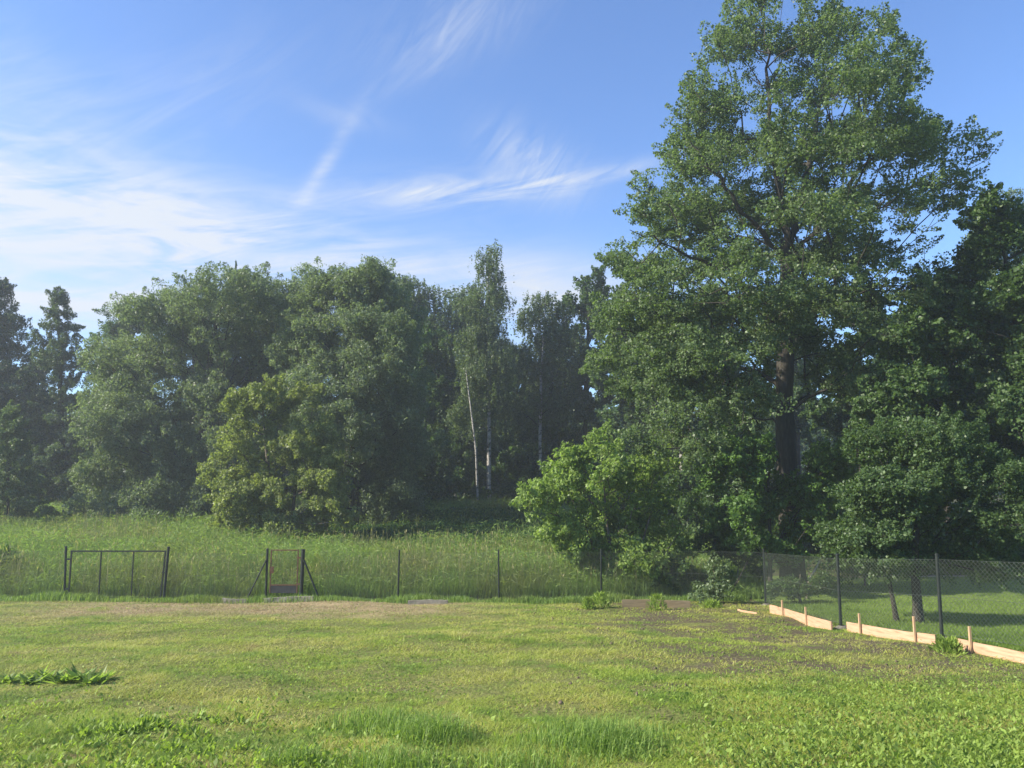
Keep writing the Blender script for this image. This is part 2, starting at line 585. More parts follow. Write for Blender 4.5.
def side_fence_x(y):
    return np.interp(y, [5, 12.4, 14.9, 17.2, 22.8, 24.5], [11.2, 8.95, 8.05, 7.1, 7.2, 7.3])


mi[(cxm > side_fence_x(cym) + 0.15) & (cym < 30)] = 2
me.polygons.foreach_set('material_index', mi)
tag(link('ground', me), kind='structure')

# pale path behind the trees on the right
pts = []
for k in range(24):
    x = 15 + k * 1.2
    yb = 29.6 - 0.06 * k + 0.15 * math.sin(k * 0.7)
    for yy in (yb, yb + 0.3):
        pts.append((x, yy, gz(x, yy) + 0.06))
q = np.array([(2 * k, 2 * k + 2, 2 * k + 3, 2 * k + 1) for k in range(23)])
tag(link('path', new_mesh('path', np.array(pts), q, M['gravel'])), kind='structure')


# ------------------------------------------------------------------ leaves and blades
def unit(a):
    return a / (np.linalg.norm(a, axis=-1, keepdims=True) + 1e-9)


def leaf_geo(cen, ax, nrm, ln, wd, fold=0.18):
    """one pointed blade per row: base, side, tip, side"""
    ax = unit(ax)
    side = unit(np.cross(nrm, ax))
    n = np.cross(ax, side)
    ln, wd = ln[:, None], wd[:, None]
    b = cen - ax * ln * 0.5
    t = cen + ax * ln * 0.5 - n * ln * 0.08
    m = cen - ax * ln * 0.04
    l_ = m + side * wd * 0.5 + n * wd * fold
    r = m - side * wd * 0.5 + n * wd * fold
    v = np.stack([b, r, t, l_], 1).reshape(-1, 3)
    f = np.arange(len(cen) * 4).reshape(-1, 4)
    return v, f


def blade_geo(rs, pos, h, wd, lean, seg=2):
    """grass blades that arch over; seg 1 = single triangle, seg 2 = quad and tip"""
    n = len(pos)
    a = rs.uniform(0, 2 * np.pi, n)
    d = np.stack([np.cos(a), np.sin(a), np.zeros(n)], 1)
    a2 = a + rs.uniform(0.9, 2.2, n)
    s = np.stack([np.cos(a2), np.sin(a2), np.zeros(n)], 1)
    h, wd, lean = h[:, None], wd[:, None], lean[:, None]
    up = np.array([[0, 0, 1.0]])
    p0 = pos - s * wd * 0.5
    p1 = pos + s * wd * 0.5
    tip = pos + up * h * (1 - 0.35 * lean) + d * h * lean
    if seg == 1:
        v = np.stack([p0, p1, tip], 1).reshape(-1, 3)
        return v, [np.arange(n * 3).reshape(-1, 3)]
    m = pos + up * h * 0.6 + d * h * lean * 0.32
    p2, p3 = m + s * wd * 0.42, m - s * wd * 0.42
    v = np.stack([p0, p1, p2, p3, tip], 1).reshape(-1, 3)
    i = np.arange(n) * 5
    return v, [np.stack([i, i + 1, i + 2, i + 3], 1), np.stack([i + 3, i + 2, i + 4], 1)]


# ------------------------------------------------------------------ trees
def spread(rs, n):
    v = rs.normal(size=(n, 3))
    return unit(v)


def crown_ends(rs, lobes, n, sub=14, subr=0.32, shell=0.55, up=0.25):
    """branch ends through the volume of a crown given as ellipsoids; every ellipsoid is broken into smaller clumps"""
    clumps = []
    for (c, r) in lobes:
        c, r = np.array(c), np.array(r)
        k = max(3, int(sub))
        d = spread(rs, k)
        d[:, 2] = d[:, 2] * 0.9 + up
        d = unit(d)
        for j in range(k):
            f = rs.uniform(0.55, 0.98)
            sr = np.mean(r) * 0.5 * subr * rs.uniform(0.6, 1.35) + r * 0.5 * subr * rs.uniform(0.65, 1.3)
            clumps.append((c + d[j] * r * f, sr))
    vol = np.array([np.prod(s) ** (2 / 3) for _, s in clumps])
    cnt = rs.multinomial(n, vol / vol.sum())
    pts = []
    for (c, s), k in zip(clumps, cnt):
        if k == 0:
            continue
        d = spread(rs, k)
        d[:, 2] += up
        rad = rs.uniform(shell, 1.0, k)[:, None] ** 0.6
        pts.append(c + unit(d) * s * rad)
    return np.concatenate(pts)


def noise3(p, f, seed):
    r = np.random.RandomState(seed)
    o = np.zeros(len(p))
    for k in range(7):
        d = unit(r.normal(size=(1, 3)))[0] * f * r.uniform(0.7, 1.5)
        e_ = unit(r.normal(size=(1, 3)))[0] * f * 0.8
        o += np.sin(p @ d + r.uniform(0, 6.28) + 1.4 * np.sin(p @ e_ + r.uniform(0, 6.28)))
    return o / 2.6


def envelope_ends(rs, rows, depth, n, f=1.5, thr=0.0, seed=1, outer=0.45, thick=0.95, cut=None, shrink=(1.0, 0.0)):
    """branch ends inside a crown whose width at every height was measured on the photograph; air gaps come from 3-D noise"""
    rows = np.array(rows, float)
    out = []
    tot = 0
    wmax = (rows[:, 2] - rows[:, 1]).max()
    while tot < n:
        m = n * 3
        py = rs.uniform(rows[0, 0], rows[-1, 0], m)
        l_, r_2 = np.interp(py, rows[:, 0], rows[:, 1]), np.interp(py, rows[:, 0], rows[:, 2])
        w_ = np.maximum((r_2 - l_) / 2 * shrink[0] - shrink[1], 2)
        k = rs.uniform(size=m) < (2 * w_ / wmax) ** 1.6 + 0.02
        py, l_, r_2, w_ = py[k], l_[k], r_2[k], w_[k]
        th = rs.uniform(0, 6.28, len(py))
        rad = rs.uniform(0.04, 1, len(py)) ** outer
        rad = rad * (0.93 + 0.07 * np.sin(3 * th + py * 0.05) + 0.06 * np.sin(5 * th - py * 0.11 + 1))
        px = (l_ + r_2) / 2 + w_ * rad * np.cos(th)
        v_ = (384 - py) / F_PX
        dd = math.cos(PITCH) - v_ * math.sin(PITCH)
        sc = depth / dd
        x = (px - 512) / F_PX * sc
        y = depth + w_ * thick * rad * np.sin(th) * sc / F_PX
        z = ZC + sc * (math.sin(PITCH) + v_ * math.cos(PITCH))
        p = np.stack([x, y, z], 1)
        ok = noise3(p * np.array([1, 1, 1.5]), f, seed) + 0.5 * noise3(p, f * 2.3, seed + 1) > thr
        if cut is not None:
            ok &= ~cut(px, py, y - depth)
        p = p[ok]
        out.append(p)
        tot += len(p)
    return np.concatenate(out)[:n]


def grow(rs, trunk, ends, kpath=0.35, step=0.9, sag=0.12, ang=0.5, limbs=()):
    """skeleton: join each end to the cheapest earlier node. trunk: list of points. Returns nodes, parent"""
    nodes = [np.array(p, float) for p in trunk]
    par = [-1] + list(range(len(trunk) - 1))
    plen = [0.0]
    for i in range(1, len(trunk)):
        plen.append(plen[-1] + np.linalg.norm(nodes[i] - nodes[i - 1]))
    for lm in limbs:
        j = int(np.argmin([np.linalg.norm(q_ - lm[0]) for q_ in nodes]))
        for p in lm[1:]:
            plen.append(plen[j] + np.linalg.norm(nodes[j] - p))
            nodes.append(np.array(p, float))
            par.append(j)
            j = len(nodes) - 1
    cap = len(nodes) + len(ends) * 8
    P = np.zeros((cap, 3))
    L = np.zeros(cap)
    n = len(nodes)
    P[:n] = nodes
    L[:n] = plen
    tr = P[:n]
    dist = np.array([np.min(np.linalg.norm(tr - e, axis=1)) for e in ends])
    for idx in np.argsort(dist):
        e = ends[idx]
        dv = e - P[:n]
        dd = np.sqrt((dv ** 2).sum(1))
        steep = np.maximum(0, P[:n, 2] - e[2] + ang * np.hypot(dv[:, 0], dv[:, 1]) * 0.6)
        cost = dd + kpath * L[:n] + 0.55 * steep
        j = int(np.argmin(cost))
        d = dd[j]
        if d < 1e-3:
            continue
        m = max(1, min(6, int(round(d / step))))
        a = P[j].copy()
        ctrl = (a + e) / 2 + np.array([0, 0, sag * d]) + rs.normal(size=3) * d * 0.07
        prev = j
        for s in range(1, m + 1):
            t = s / m
            p = (1 - t) ** 2 * a + 2 * t * (1 - t) * ctrl + t * t * e
            if s < m:
                p = p + rs.normal(size=3) * d * 0.025
            P[n] = p
            L[n] = L[prev] + np.linalg.norm(p - P[prev])
            par.append(prev)
            prev = n
            n += 1
            if n >= cap - 8:
                break
        if n >= cap - 8:
            break
    return P[:n], np.array(par[:n])


def branch_mesh(name, P, par, ntrunk, rtip, rmax, mat):
    n = len(P)
    wgt = np.zeros(n)
    haschild = np.zeros(n, bool)
    haschild[par[par >= 0]] = True
    wgt[~haschild] = 1
    for i in range(n - 1, 0, -1):
        wgt[par[i]] += wgt[i]
    r = np.minimum(rtip * wgt ** 0.48, rmax)
    idx = np.arange(ntrunk, n)
    a, b = P[par[idx]], P[idx]
    rb = r[idx]
    ra = np.minimum(r[par[idx]], rb * 1.35)
    d = unit(b - a)
    b = b + d * rb[:, None] * 0.6
    up = np.where(np.abs(d[:, 2:3]) < 0.9, np.array([[0, 0, 1.0]]), np.array([[1.0, 0, 0]]))
    s1 = unit(np.cross(up, d))
    s2 = np.cross(d, s1)
    sides = 5
    rings = []
    for p, rr in ((a, ra), (b, rb)):
        for k in range(sides):
            t = 2 * np.pi * k / sides
            rings.append(p + rr[:, None] * (math.cos(t) * s1 + math.sin(t) * s2))
    V = np.stack(rings, 1).reshape(-1, 3)
    base = (np.arange(len(idx)) * sides * 2)[:, None]
    F = []
    for k in range(sides):
        k2 = (k + 1) % sides
        F.append(np.concatenate([base + k, base + k2, base + sides + k2, base + sides + k], 1))
    return new_mesh(name, V, np.concatenate(F), mat, True)


def trunk_mesh(name, pts, rads, mat, rs, sides=14, sub=5, flare=1.5):
    pts = np.array(pts)
    rads = np.array(rads)
    t = np.linspace(0, len(pts) - 1, (len(pts) - 1) * sub + 1)
    pp = np.stack([np.interp(t, range(len(pts)), pts[:, k]) for k in range(3)], 1)
    rr = np.interp(t, range(len(pts)), rads)
    # root flare
    hgt = pp[:, 2] - pp[0, 2]
    rr = rr * (1 + (flare - 1) * np.exp(-hgt / 0.35))
    V = []
    ph = rs.uniform(0, 6.28, 4)
    for i, (p, r) in enumerate(zip(pp, rr)):
        for k in range(sides):
            a = 2 * math.pi * k / sides
            rad = r * (1 + 0.07 * math.sin(3 * a + ph[0] + hgt[i] * 0.8) + 0.05 * math.sin(5 * a + ph[1] - hgt[i]) + rs.uniform(-0.04, 0.04))
            V.append((p[0] + rad * math.cos(a), p[1] + rad * math.sin(a), p[2]))
    F = []
    for i in range(len(pp) - 1):
        for k in range(sides):
            k2 = (k + 1) % sides
            F.append((i * sides + k, i * sides + k2, (i + 1) * sides + k2, (i + 1) * sides + k))
    return new_mesh(name, np.array(V), np.array(F), mat, True)


def crown_mesh(name, rs, ends, mat, nleaf, ln, wd, clump=(0.35, 0.22), droop=0.0, upn=0.7, out=0.5, center=None, strings=0.0):
    """leaf blades in sprays that run out from the branch ends"""
    k = len(ends)
    wt = rs.uniform(0.15, 1.0, k) ** 1.5
    owner = rs.choice(k, nleaf, p=wt / wt.sum())
    c0 = ends.mean(0) if center is None else np.array(center)
    size = (0.55 + 0.9 * (wt / wt.max()))[owner][:, None]
    if strings > 0:
        # hanging twigs: several strings under each end, blades strung along them
        sid = rs.randint(0, 6, nleaf)
        so = rs.normal(size=(k, 6, 3)) * np.array([clump[0], clump[0], 0.15])
        drop = rs.uniform(0, 1, nleaf) * (strings * rs.uniform(0.3, 1.2, (k, 6))[owner, sid])
        off = so[owner, sid] + rs.normal(size=(nleaf, 3)) * 0.05
        off[:, 2] -= drop
    else:
        d = unit(unit(ends - c0) * 0.8 + rs.normal(size=(k, 3)) * 0.55 + np.array([0, 0, 0.12 - 0.5 * droop]))
        sd_ = unit(np.cross(d, np.array([[0, 0, 1.0]])) + rs.normal(size=(k, 3)) * 0.25)
        nn = np.cross(sd_, d)
        t = rs.uniform(-0.7, 1.15, nleaf)[:, None]
        wdt = np.clip(1.1 - 0.75 * np.abs(t), 0.18, 1)
        a_ = rs.uniform(-1, 1, nleaf)[:, None] * wdt
        b_ = rs.uniform(-1, 1, nleaf)[:, None] * wdt
        off = (d[owner] * t * 1.35 * clump[0] + sd_[owner] * a_ * clump[0] + nn[owner] * b_ * clump[1]) * size
    cen = ends[owner] + off
    outward = unit(cen - c0)
    nrm = rs.normal(size=(nleaf, 3)) * 0.62 + outward * out + np.array([0, 0, upn])
    ax = rs.normal(size=(nleaf, 3)) + outward * 0.5 + np.array([0, 0, -droop])
    L = ln * rs.uniform(0.5, 1.4, nleaf)
    W_ = L / ln * wd * rs.uniform(0.75, 1.2, nleaf)
    v, f = leaf_geo(cen, ax, unit(nrm), L, W_)
    return new_mesh(name, v, f, mat)


def conifer_ends(rs, px, depth, py_top, py_bot, half_bot, tiers, per, droop=0.12, power=0.8):
    """branch ends of a conifer: whorls of branches that shorten towards the tip"""
    top, bot = at(px, py_top, depth), at(px, py_bot, depth)
    rmax = half_bot * mpp(py_bot, depth)
    out = []
    for i in range(tiers):
        t = (i + 0.25 + rs.uniform(-0.2, 0.2)) / tiers
        z = top.z + (bot.z - top.z) * t
        x0 = top.x + (bot.x - top.x) * t
        for k in range(per):
            a = 6.28 * k / per + rs.uniform(-0.4, 0.4)
            L = rmax * (0.06 + 0.94 * t ** power) * rs.uniform(0.6, 1.12)
            nn_ = max(2, int(L / 0.42))
            for j in range(nn_):
                q_ = (j + 1) / nn_
                out.append((x0 + math.cos(a) * L * q_ + rs.normal() * 0.10, depth + math.sin(a) * L * q_ + rs.normal() * 0.10,
                            z + 0.12 * L * q_ - droop * L * q_ * q_ * 1.6 + rs.normal() * 0.06))
    return np.array(out)


def px_lobes(lst, depth, rs, dz=0.0, thick=1.0, jit=0.0):
    """ellipsoids measured on the photograph as (px, py, rx, ry[, depth offset]) placed in the place at their own distance"""
    out = []
    for it in lst:
        px, py, rx, ry = it[:4]
        y = depth + (it[4] if len(it) > 4 else rs.uniform(-jit, jit))
        s = mpp(py, y)
        c = at(px, py, y)
        out.append(((c.x, c.y, c.z), (rx * s, max(rx, ry) * s * thick, ry * s)))
    return out


def make_tree(name, label, cat, base, trunk, rads, lobes, seed, leaf, bark, nends=300, nleaf=40000, ln=0.12, wd=0.07,
              group=None, sub=14, subr=0.32, clump=(0.35, 0.22), rtip=0.012, kpath=0.35, droop=0.0, strings=0.0, upn=0.7, out=0.5,
              extra_trunks=(), sag=0.12, up=0.25, shell=0.45, flare=1.5, limbs=(), env=None):
    """tree > trunk, branches, crown; all coordinates in metres in the place, the Empty stands at the foot"""
    rs = np.random.RandomState(seed)
    root = empty(name, base, label, cat, group)
    b = np.array(base)
    tr = np.array([p for p in trunk], float) - b
    lob = [(np.array(c) - b, r) for c, r in lobes]
    ends = crown_ends(rs, lob, nends, sub, subr, shell, up) if env is None else env - b
    ends = ends[ends[:, 2] > 0.25]
    t = np.linspace(0, len(tr) - 1, (len(tr) - 1) * 5 + 1)
    trs = np.stack([np.interp(t, range(len(tr)), tr[:, k]) for k in range(3)], 1)
    keep = trs[:, 2] > 0.18 * trs[-1, 2]
    limb_pts = []
    for lp, lr in limbs:
        lp = np.array(lp) - b
        tt = np.linspace(0, len(lp) - 1, (len(lp) - 1) * 4 + 1)
        lp = np.stack([np.interp(tt, range(len(lp)), lp[:, k]) for k in range(3)], 1)
        lp[1:-1] += rs.normal(size=(len(lp) - 2, 3)) * 0.06
        lr = np.interp(tt, range(len(lr)), lr)
        limb_pts.append(lp)
        link('limb', trunk_mesh('limb', lp, lr, M[bark], rs, sides=9, sub=1, flare=1.0), root)
    P, par = grow(rs, trs[keep], ends, kpath, sag=sag, limbs=limb_pts)
    nstem = int(keep.sum()) + sum(len(l_) - 1 for l_ in limb_pts)
    link('trunk', trunk_mesh('trunk', tr, rads, M[bark], rs, flare=flare), root)
    for et, er in extra_trunks:
        link('trunk', trunk_mesh('trunk', np.array(et) - b, er, M[bark], rs), root)
    link('branches', branch_mesh('branches', P, par, nstem, rtip, rads[0] * 0.55, M[bark if bark != 'birchbark' else 'bark']), root)
    cm = crown_mesh('crown', rs, ends, M[leaf], nleaf, ln, wd, clump, droop, upn, out, None, strings)
    link('crown', cm, root)
    return root


def gp(px, y):
    """foot point on the ground in the direction of pixel column px at depth y"""
    x = (px - 512) / F_PX * y
    for _ in range(3):
        z = gz(x, y)
        v = math.tan(math.atan((z - ZC) / y) - PITCH)
        x = (px - 512) / F_PX * y / (math.cos(PITCH) - v * math.sin(PITCH))
    return (x, y, gz(x, y) - 0.05)


def trunk_px(base, pts, depth):
    return [base] + [tuple(at(px, py, depth)) for px, py in pts]


rj = np.random.RandomState(11)
QUAL = 1.0

# the big alder on the right
b = gp(793, 27.0)
tr = trunk_px(b, [(791, 540), (788, 480), (784, 400), (785, 340), (788, 285), (786, 240)], 27.0)
Q = lambda lst, d=27.0: [tuple(at(px, py, d + (dd[0] if dd else 0))) for px, py, *dd in lst]
ALDER = [(-14, 758, 815), (-8, 730, 838), (15, 704, 862), (45, 686, 892), (75, 675, 904), (105, 670, 924), (130, 652, 958), (160, 636, 978), (185, 626, 974),
         (212, 622, 962), (245, 606, 945), (275, 592, 945), (315, 584, 935), (360, 590, 920), (400, 596, 905), (430, 606, 895), (455, 640, 880), (475, 700, 860)]
alder_env = envelope_ends(np.random.RandomState(7), ALDER, 27.0, 4000, 1.45, 0.24, 4, 0.5, 0.85,
                          lambda px, py, dy: ((np.abs(px - 787 + 0.02 * (py - 380)) < 34) & (py > 345) & (dy < 2.2)) | ((np.hypot((px - 680) / 62, (py - 236) / 12) < 1))
                          | ((px > 800) & (py > 400)) | ((px > 700) & (py > 430)), (1.0, 3))
make_tree('alder_tree', 'huge alder towering over the garden fence, its bare dark trunk showing below the crown', 'tree', b,
          tr, [0.40, 0.36, 0.33, 0.30, 0.28, 0.25, 0.17],
          [],
          101, 'alder', 'bark', nends=4000, nleaf=int(390000 * QUAL), ln=0.084, wd=0.070, env=alder_env, clump=(0.32, 0.14), rtip=0.008,
          kpath=0.30, sag=0.12, up=0.15, upn=0.7, out=0.35, shell=0.3,
          limbs=[(Q([(786, 245), (780, 200), (770, 140), (768, 80), (765, 30)]), [0.15, 0.12, 0.10, 0.06, 0.02]),
                 (Q([(787, 250), (800, 205, .5), (812, 150, .8), (822, 90, 1), (825, 35, 1)]), [0.16, 0.13, 0.10, 0.06, 0.02]),
                 (Q([(788, 270), (820, 220, -.6), (855, 180, -1), (890, 140, -1.4), (905, 95, -1.6)]), [0.14, 0.12, 0.09, 0.06, 0.02]),
                 (Q([(788, 290), (840, 235, .8), (885, 205, 1.2), (925, 180, 1.6), (955, 165, 1.8)]), [0.13, 0.10, 0.08, 0.05, 0.02]),
                 (Q([(787, 262), (755, 225, -.8), (730, 195, -1.2), (705, 160, -1.5), (690, 140, -1.6)]), [0.13, 0.10, 0.08, 0.05, 0.02]),
                 (Q([(787, 330), (745, 285, -1), (700, 262, -1.6), (660, 240, -2), (630, 230, -2.2)]), [0.13, 0.11, 0.09, 0.05, 0.02]),
                 (Q([(785, 345), (740, 340, 1), (690, 330, 1.4), (640, 330, 1.5)]), [0.11, 0.09, 0.06, 0.02]),
                 (Q([(786, 335), (830, 310, -1), (870, 290, -1.5), (900, 280, -1.7)]), [0.11, 0.09, 0.06, 0.02])])
# leafy shoots round its foot
b = gp(770, 25.7)
make_tree('young_alder', 'young leafy alder crowding the foot of the huge trunk', 'tree', b,
          trunk_px(b, [(770, 540), (768, 480), (775, 440)], 25.7), [0.07, 0.06, 0.04, 0.02],
          px_lobes([(742, 460, 34, 32), (735, 490, 34, 40), (795, 510, 36, 36), (760, 530, 44, 28), (815, 525, 34, 28), (838, 470, 28, 36)],
                   25.7, rj, jit=0.8, thick=0.8),
          102, 'alder_low', 'bark', nends=600, nleaf=52000, ln=0.10, wd=0.08, clump=(0.22, 0.14), rtip=0.006, sub=13)
# walnut-like light shrub
b = gp(612, 25.9)
make_tree('light_green_shrub', 'bright light-green spreading shrub with big leaves leaning over the back fence', 'shrub', b,
          trunk_px(b, [(612, 560), (606, 520), (604, 480)], 25.9), [0.07, 0.06, 0.05, 0.02],
          px_lobes([(600, 470, 46, 30), (560, 498, 36, 28), (632, 500, 44, 34), (585, 530, 48, 30), (652, 474, 36, 26), (540, 500, 20, 16),
                    (640, 540, 44, 26), (676, 505, 24, 22), (560, 540, 24, 14), (610, 562, 40, 14), (655, 560, 30, 14)], 25.9, rj, jit=0.9, thick=0.9),
          103, 'walnut', 'greybark', nends=620, nleaf=42000, ln=0.135, wd=0.058, clump=(0.26, 0.16), rtip=0.006, sub=13, droop=0.5,
          extra_trunks=[(trunk_px(gp(630, 26.1), [(640, 550), (655, 500)], 26.1), [0.05, 0.04, 0.02])])

# right-hand trees
b = gp(918, 18.4)
make_tree('plum_tree', 'small plum tree with two slim trunks on the mown grass behind the right fence', 'tree', b,
          trunk_px(b, [(917, 600), (914, 570), (916, 530), (920, 490)], 18.4), [0.10, 0.09, 0.085, 0.07, 0.04],
          px_lobes([(905, 505, 42, 34), (870, 500, 34, 30), (950, 500, 40, 36), (930, 455, 48, 36), (880, 455, 36, 30), (985, 490, 40, 44), (980, 540, 36, 20),
                    (1015, 530, 40, 36), (880, 540, 30, 18), (905, 552, 36, 14), (860, 552, 26, 14), (890, 566, 26, 10), (940, 562, 30, 10), (985, 566, 34, 12), (845, 540, 20, 18)], 18.6, rj, jit=1.0, thick=1.0),
          134, 'plum', 'bark', nends=1200, nleaf=120000, ln=0.066, wd=0.046, clump=(0.20, 0.12), rtip=0.005, sub=13,
          extra_trunks=[(trunk_px(gp(897, 18.8), [(893, 600), (889, 580), (895, 558), (908, 535)], 18.8), [0.05, 0.045, 0.04, 0.03, 0.02])])
b = gp(1062, 24.0)
make_tree('maple_tree', 'broad dark-leaved maple at the right edge beside the huge alder', 'tree', b,
          trunk_px(b, [(1058, 520), (1045, 420), (1015, 330), (1005, 260)], 24.0), [0.24, 0.2, 0.17, 0.12, 0.04],
          px_lobes([(960, 300, 50, 36), (1000, 250, 46, 36), (925, 345, 44, 34), (985, 360, 60, 44), (940, 410, 50, 42), (1020, 420, 56, 56),
                    (900, 400, 36, 36), (965, 460, 56, 36), (1040, 310, 50, 50), (1050, 490, 50, 50), (900, 460, 36, 36), (985, 215, 22, 16)],
                   24.0, rj, jit=1.6, thick=1.1),
          105, 'dark', 'bark', nends=1900, nleaf=190000, ln=0.105, wd=0.082, clump=(0.30, 0.15), rtip=0.008, sub=13, sag=0.1)

# left meadow edge: sallow bush, willows, conifers
b = gp(272, 34.0)
make_tree('sallow_bush', 'yellow-green sallow bush in the sun at the foot of the big willow', 'bush', b,
          trunk_px(b, [(270, 480), (265, 440), (262, 400)], 34.0), [0.10, 0.08, 0.06, 0.03],
          px_lobes([(262, 398, 24, 26), (245, 425, 28, 30), (295, 412, 24, 26), (232, 470, 26, 34), (270, 460, 36, 40), (310, 450, 26, 40), (250, 500, 40, 24),
                    (300, 498, 40, 28), (325, 480, 22, 36), (240, 524, 44, 20), (290, 526, 44, 20), (330, 518, 30, 20)], 34.0, rj, jit=0.8, thick=0.9),
          106, 'sallow', 'greybark', nends=900, nleaf=110000, ln=0.12, wd=0.065, shell=0.25, clump=(0.24, 0.22), rtip=0.008, sub=13, upn=0.45,
          extra_trunks=[(trunk_px(gp(290, 34.4), [(296, 470), (300, 430)], 34.4), [0.08, 0.06, 0.03])])
b = gp(200, 42.5)
make_tree('willow_tree', 'big round willow with a wide domed grey-green crown at the meadow edge', 'tree', b,
          trunk_px(b, [(200, 470), (205, 410), (212, 350), (218, 310)], 42.5), [0.38, 0.33, 0.27, 0.18, 0.06],
          px_lobes([(225, 305, 50, 30), (165, 325, 46, 34), (270, 320, 46, 34), (125, 370, 38, 40), (215, 350, 60, 46), (175, 395, 56, 46), (105, 425, 30, 44),
                    (140, 450, 44, 44), (240, 400, 50, 50), (190, 460, 50, 40), (115, 480, 36, 28), (290, 375, 40, 45), (240, 455, 40, 40), (262, 302, 38, 28), (285, 335, 34, 34), (245, 348, 40, 34), (85, 520, 30, 14), (200, 518, 44, 16), (120, 500, 44, 22), (175, 500, 44, 26), (225, 495, 40, 24), (110, 512, 36, 14), (160, 514, 40, 14)], 42.5, rj, jit=2.0, thick=1.0),
          107, 'willow', 'bark', nends=3000, nleaf=int(400000 * QUAL), ln=0.15, wd=0.055, clump=(0.40, 0.34), rtip=0.007, sub=22, subr=0.36, shell=0.3, upn=0.5, out=0.6, droop=0.3)
b = gp(352, 40.0)
make_tree('willow_tree', 'second domed willow, standing right of the big round one and shaded below', 'tree', b,
          trunk_px(b, [(352, 470), (350, 400), (352, 340), (352, 300)], 40.0), [0.34, 0.30, 0.24, 0.16, 0.06],
          px_lobes([(325, 300, 40, 28), (368, 292, 36, 24), (350, 330, 54, 40), (395, 335, 34, 40), (320, 365, 46, 46), (375, 390, 46, 50), (345, 420, 50, 46),
                    (400, 435, 32, 46), (370, 470, 42, 34), (330, 465, 30, 36), (360, 500, 44, 20), (400, 490, 30, 22), (350, 522, 50, 16), (380, 345, 40, 40), (395, 512, 30, 16)], 40.0, rj, jit=2.0, thick=1.0),
          108, 'willow', 'bark', nends=2200, nleaf=int(300000 * QUAL), ln=0.15, wd=0.055, clump=(0.40, 0.34), rtip=0.007, sub=22, subr=0.36, shell=0.3, upn=0.5, out=0.6, droop=0.3)
b = gp(62, 50.0)
make_tree('larch_tree', 'slim open-crowned larch against the sky left of the big willow', 'tree', b,
          trunk_px(b, [(62, 440), (60, 380), (59, 330), (57, 308)], 50.0), [0.22, 0.18, 0.13, 0.07, 0.012],
          [],
          109, 'larch', 'bark', nends=900, nleaf=75000, ln=0.17, wd=0.06, env=conifer_ends(np.random.RandomState(31), 60, 50.0, 298, 505, 50, 15, 6, 0.02, 0.6), clump=(0.38, 0.20), rtip=0.008, sub=16, sag=0.02)
b = gp(-6, 50.0)
make_tree('spruce_tree', 'dark dense spruce cut by the left edge of the picture', 'tree', b,
          trunk_px(b, [(-4, 440), (-3, 380), (-2, 320), (-2, 285)], 50.0), [0.3, 0.25, 0.18, 0.1, 0.02],
          [],
          110, 'spruce', 'bark', nends=1200, nleaf=110000, ln=0.19, wd=0.07, env=conifer_ends(np.random.RandomState(32), -4, 50.0, 282, 515, 62, 22, 9, 0.12, 0.5), clump=(0.36, 0.20), rtip=0.008, sub=16, sag=-0.05, droop=0.4)
b = gp(8, 39.0)
make_tree('young_larch', 'small pale-green young larch at the left end of the meadow', 'tree', b,
          trunk_px(b, [(8, 480), (9, 450), (10, 420)], 39.0), [0.08, 0.06, 0.04, 0.01],
          [],
          111, 'palelarch', 'bark', nends=360, nleaf=30000, ln=0.14, wd=0.06, env=conifer_ends(np.random.RandomState(33), 10, 39.0, 412, 522, 34, 11, 7, 0.03, 0.6), clump=(0.26, 0.16), rtip=0.006, sub=13, sag=0.0)
b = gp(150, 58.0)
make_tree('ash_tree', 'dark ash whose crown tops show above the shoulder of the big willow', 'tree', b,
          trunk_px(b, [(150, 440), (148, 370), (146, 320)], 58.0), [0.25, 0.2, 0.15, 0.05],
          px_lobes([(150, 306, 22, 16), (120, 325, 18, 16), (150, 335, 40, 20), (110, 350, 22, 20), (235, 280, 14, 10), (210, 310, 30, 22), (150, 370, 44, 30), (248, 325, 36, 40), (235, 385, 44, 44), (165, 388, 40, 36), (195, 352, 34, 30)], 58.0, rj, jit=0.8, thick=1.0),
          112, 'dark', 'bark', nends=1200, nleaf=105000, ln=0.17, wd=0.08, clump=(0.38, 0.2), rtip=0.01, sub=13)

# birches
b = gp(489, 52.0)
make_tree('birch_tree', 'tallest birch, slim and white-stemmed, with drooping twigs rising above the woods', 'tree', b,
          trunk_px(b, [(489, 440), (489, 390), (488, 330), (488, 280), (490, 248)], 52.0), [0.15, 0.13, 0.12, 0.09, 0.05, 0.02],
          px_lobes([(490, 256, 9, 12), (487, 276, 14, 14), (494, 300, 14, 16), (474, 308, 14, 16), (490, 335, 18, 20), (468, 345, 18, 22), (486, 375, 22, 24), (500, 370, 12, 24), (476, 410, 22, 20), (498, 410, 14, 16)],
                   52.0, rj, jit=0.5, thick=1.0),
          113, 'birch', 'birchbark', nends=600, nleaf=56000, ln=0.12, wd=0.085, clump=(0.30, 0.2), rtip=0.006, sub=13, strings=1.3, droop=0.8, upn=0.2,
          extra_trunks=[(trunk_px(gp(478, 51.0), [(476, 450), (471, 410), (466, 370)], 51.0), [0.075, 0.07, 0.06, 0.03])])
b = gp(541, 54.0)
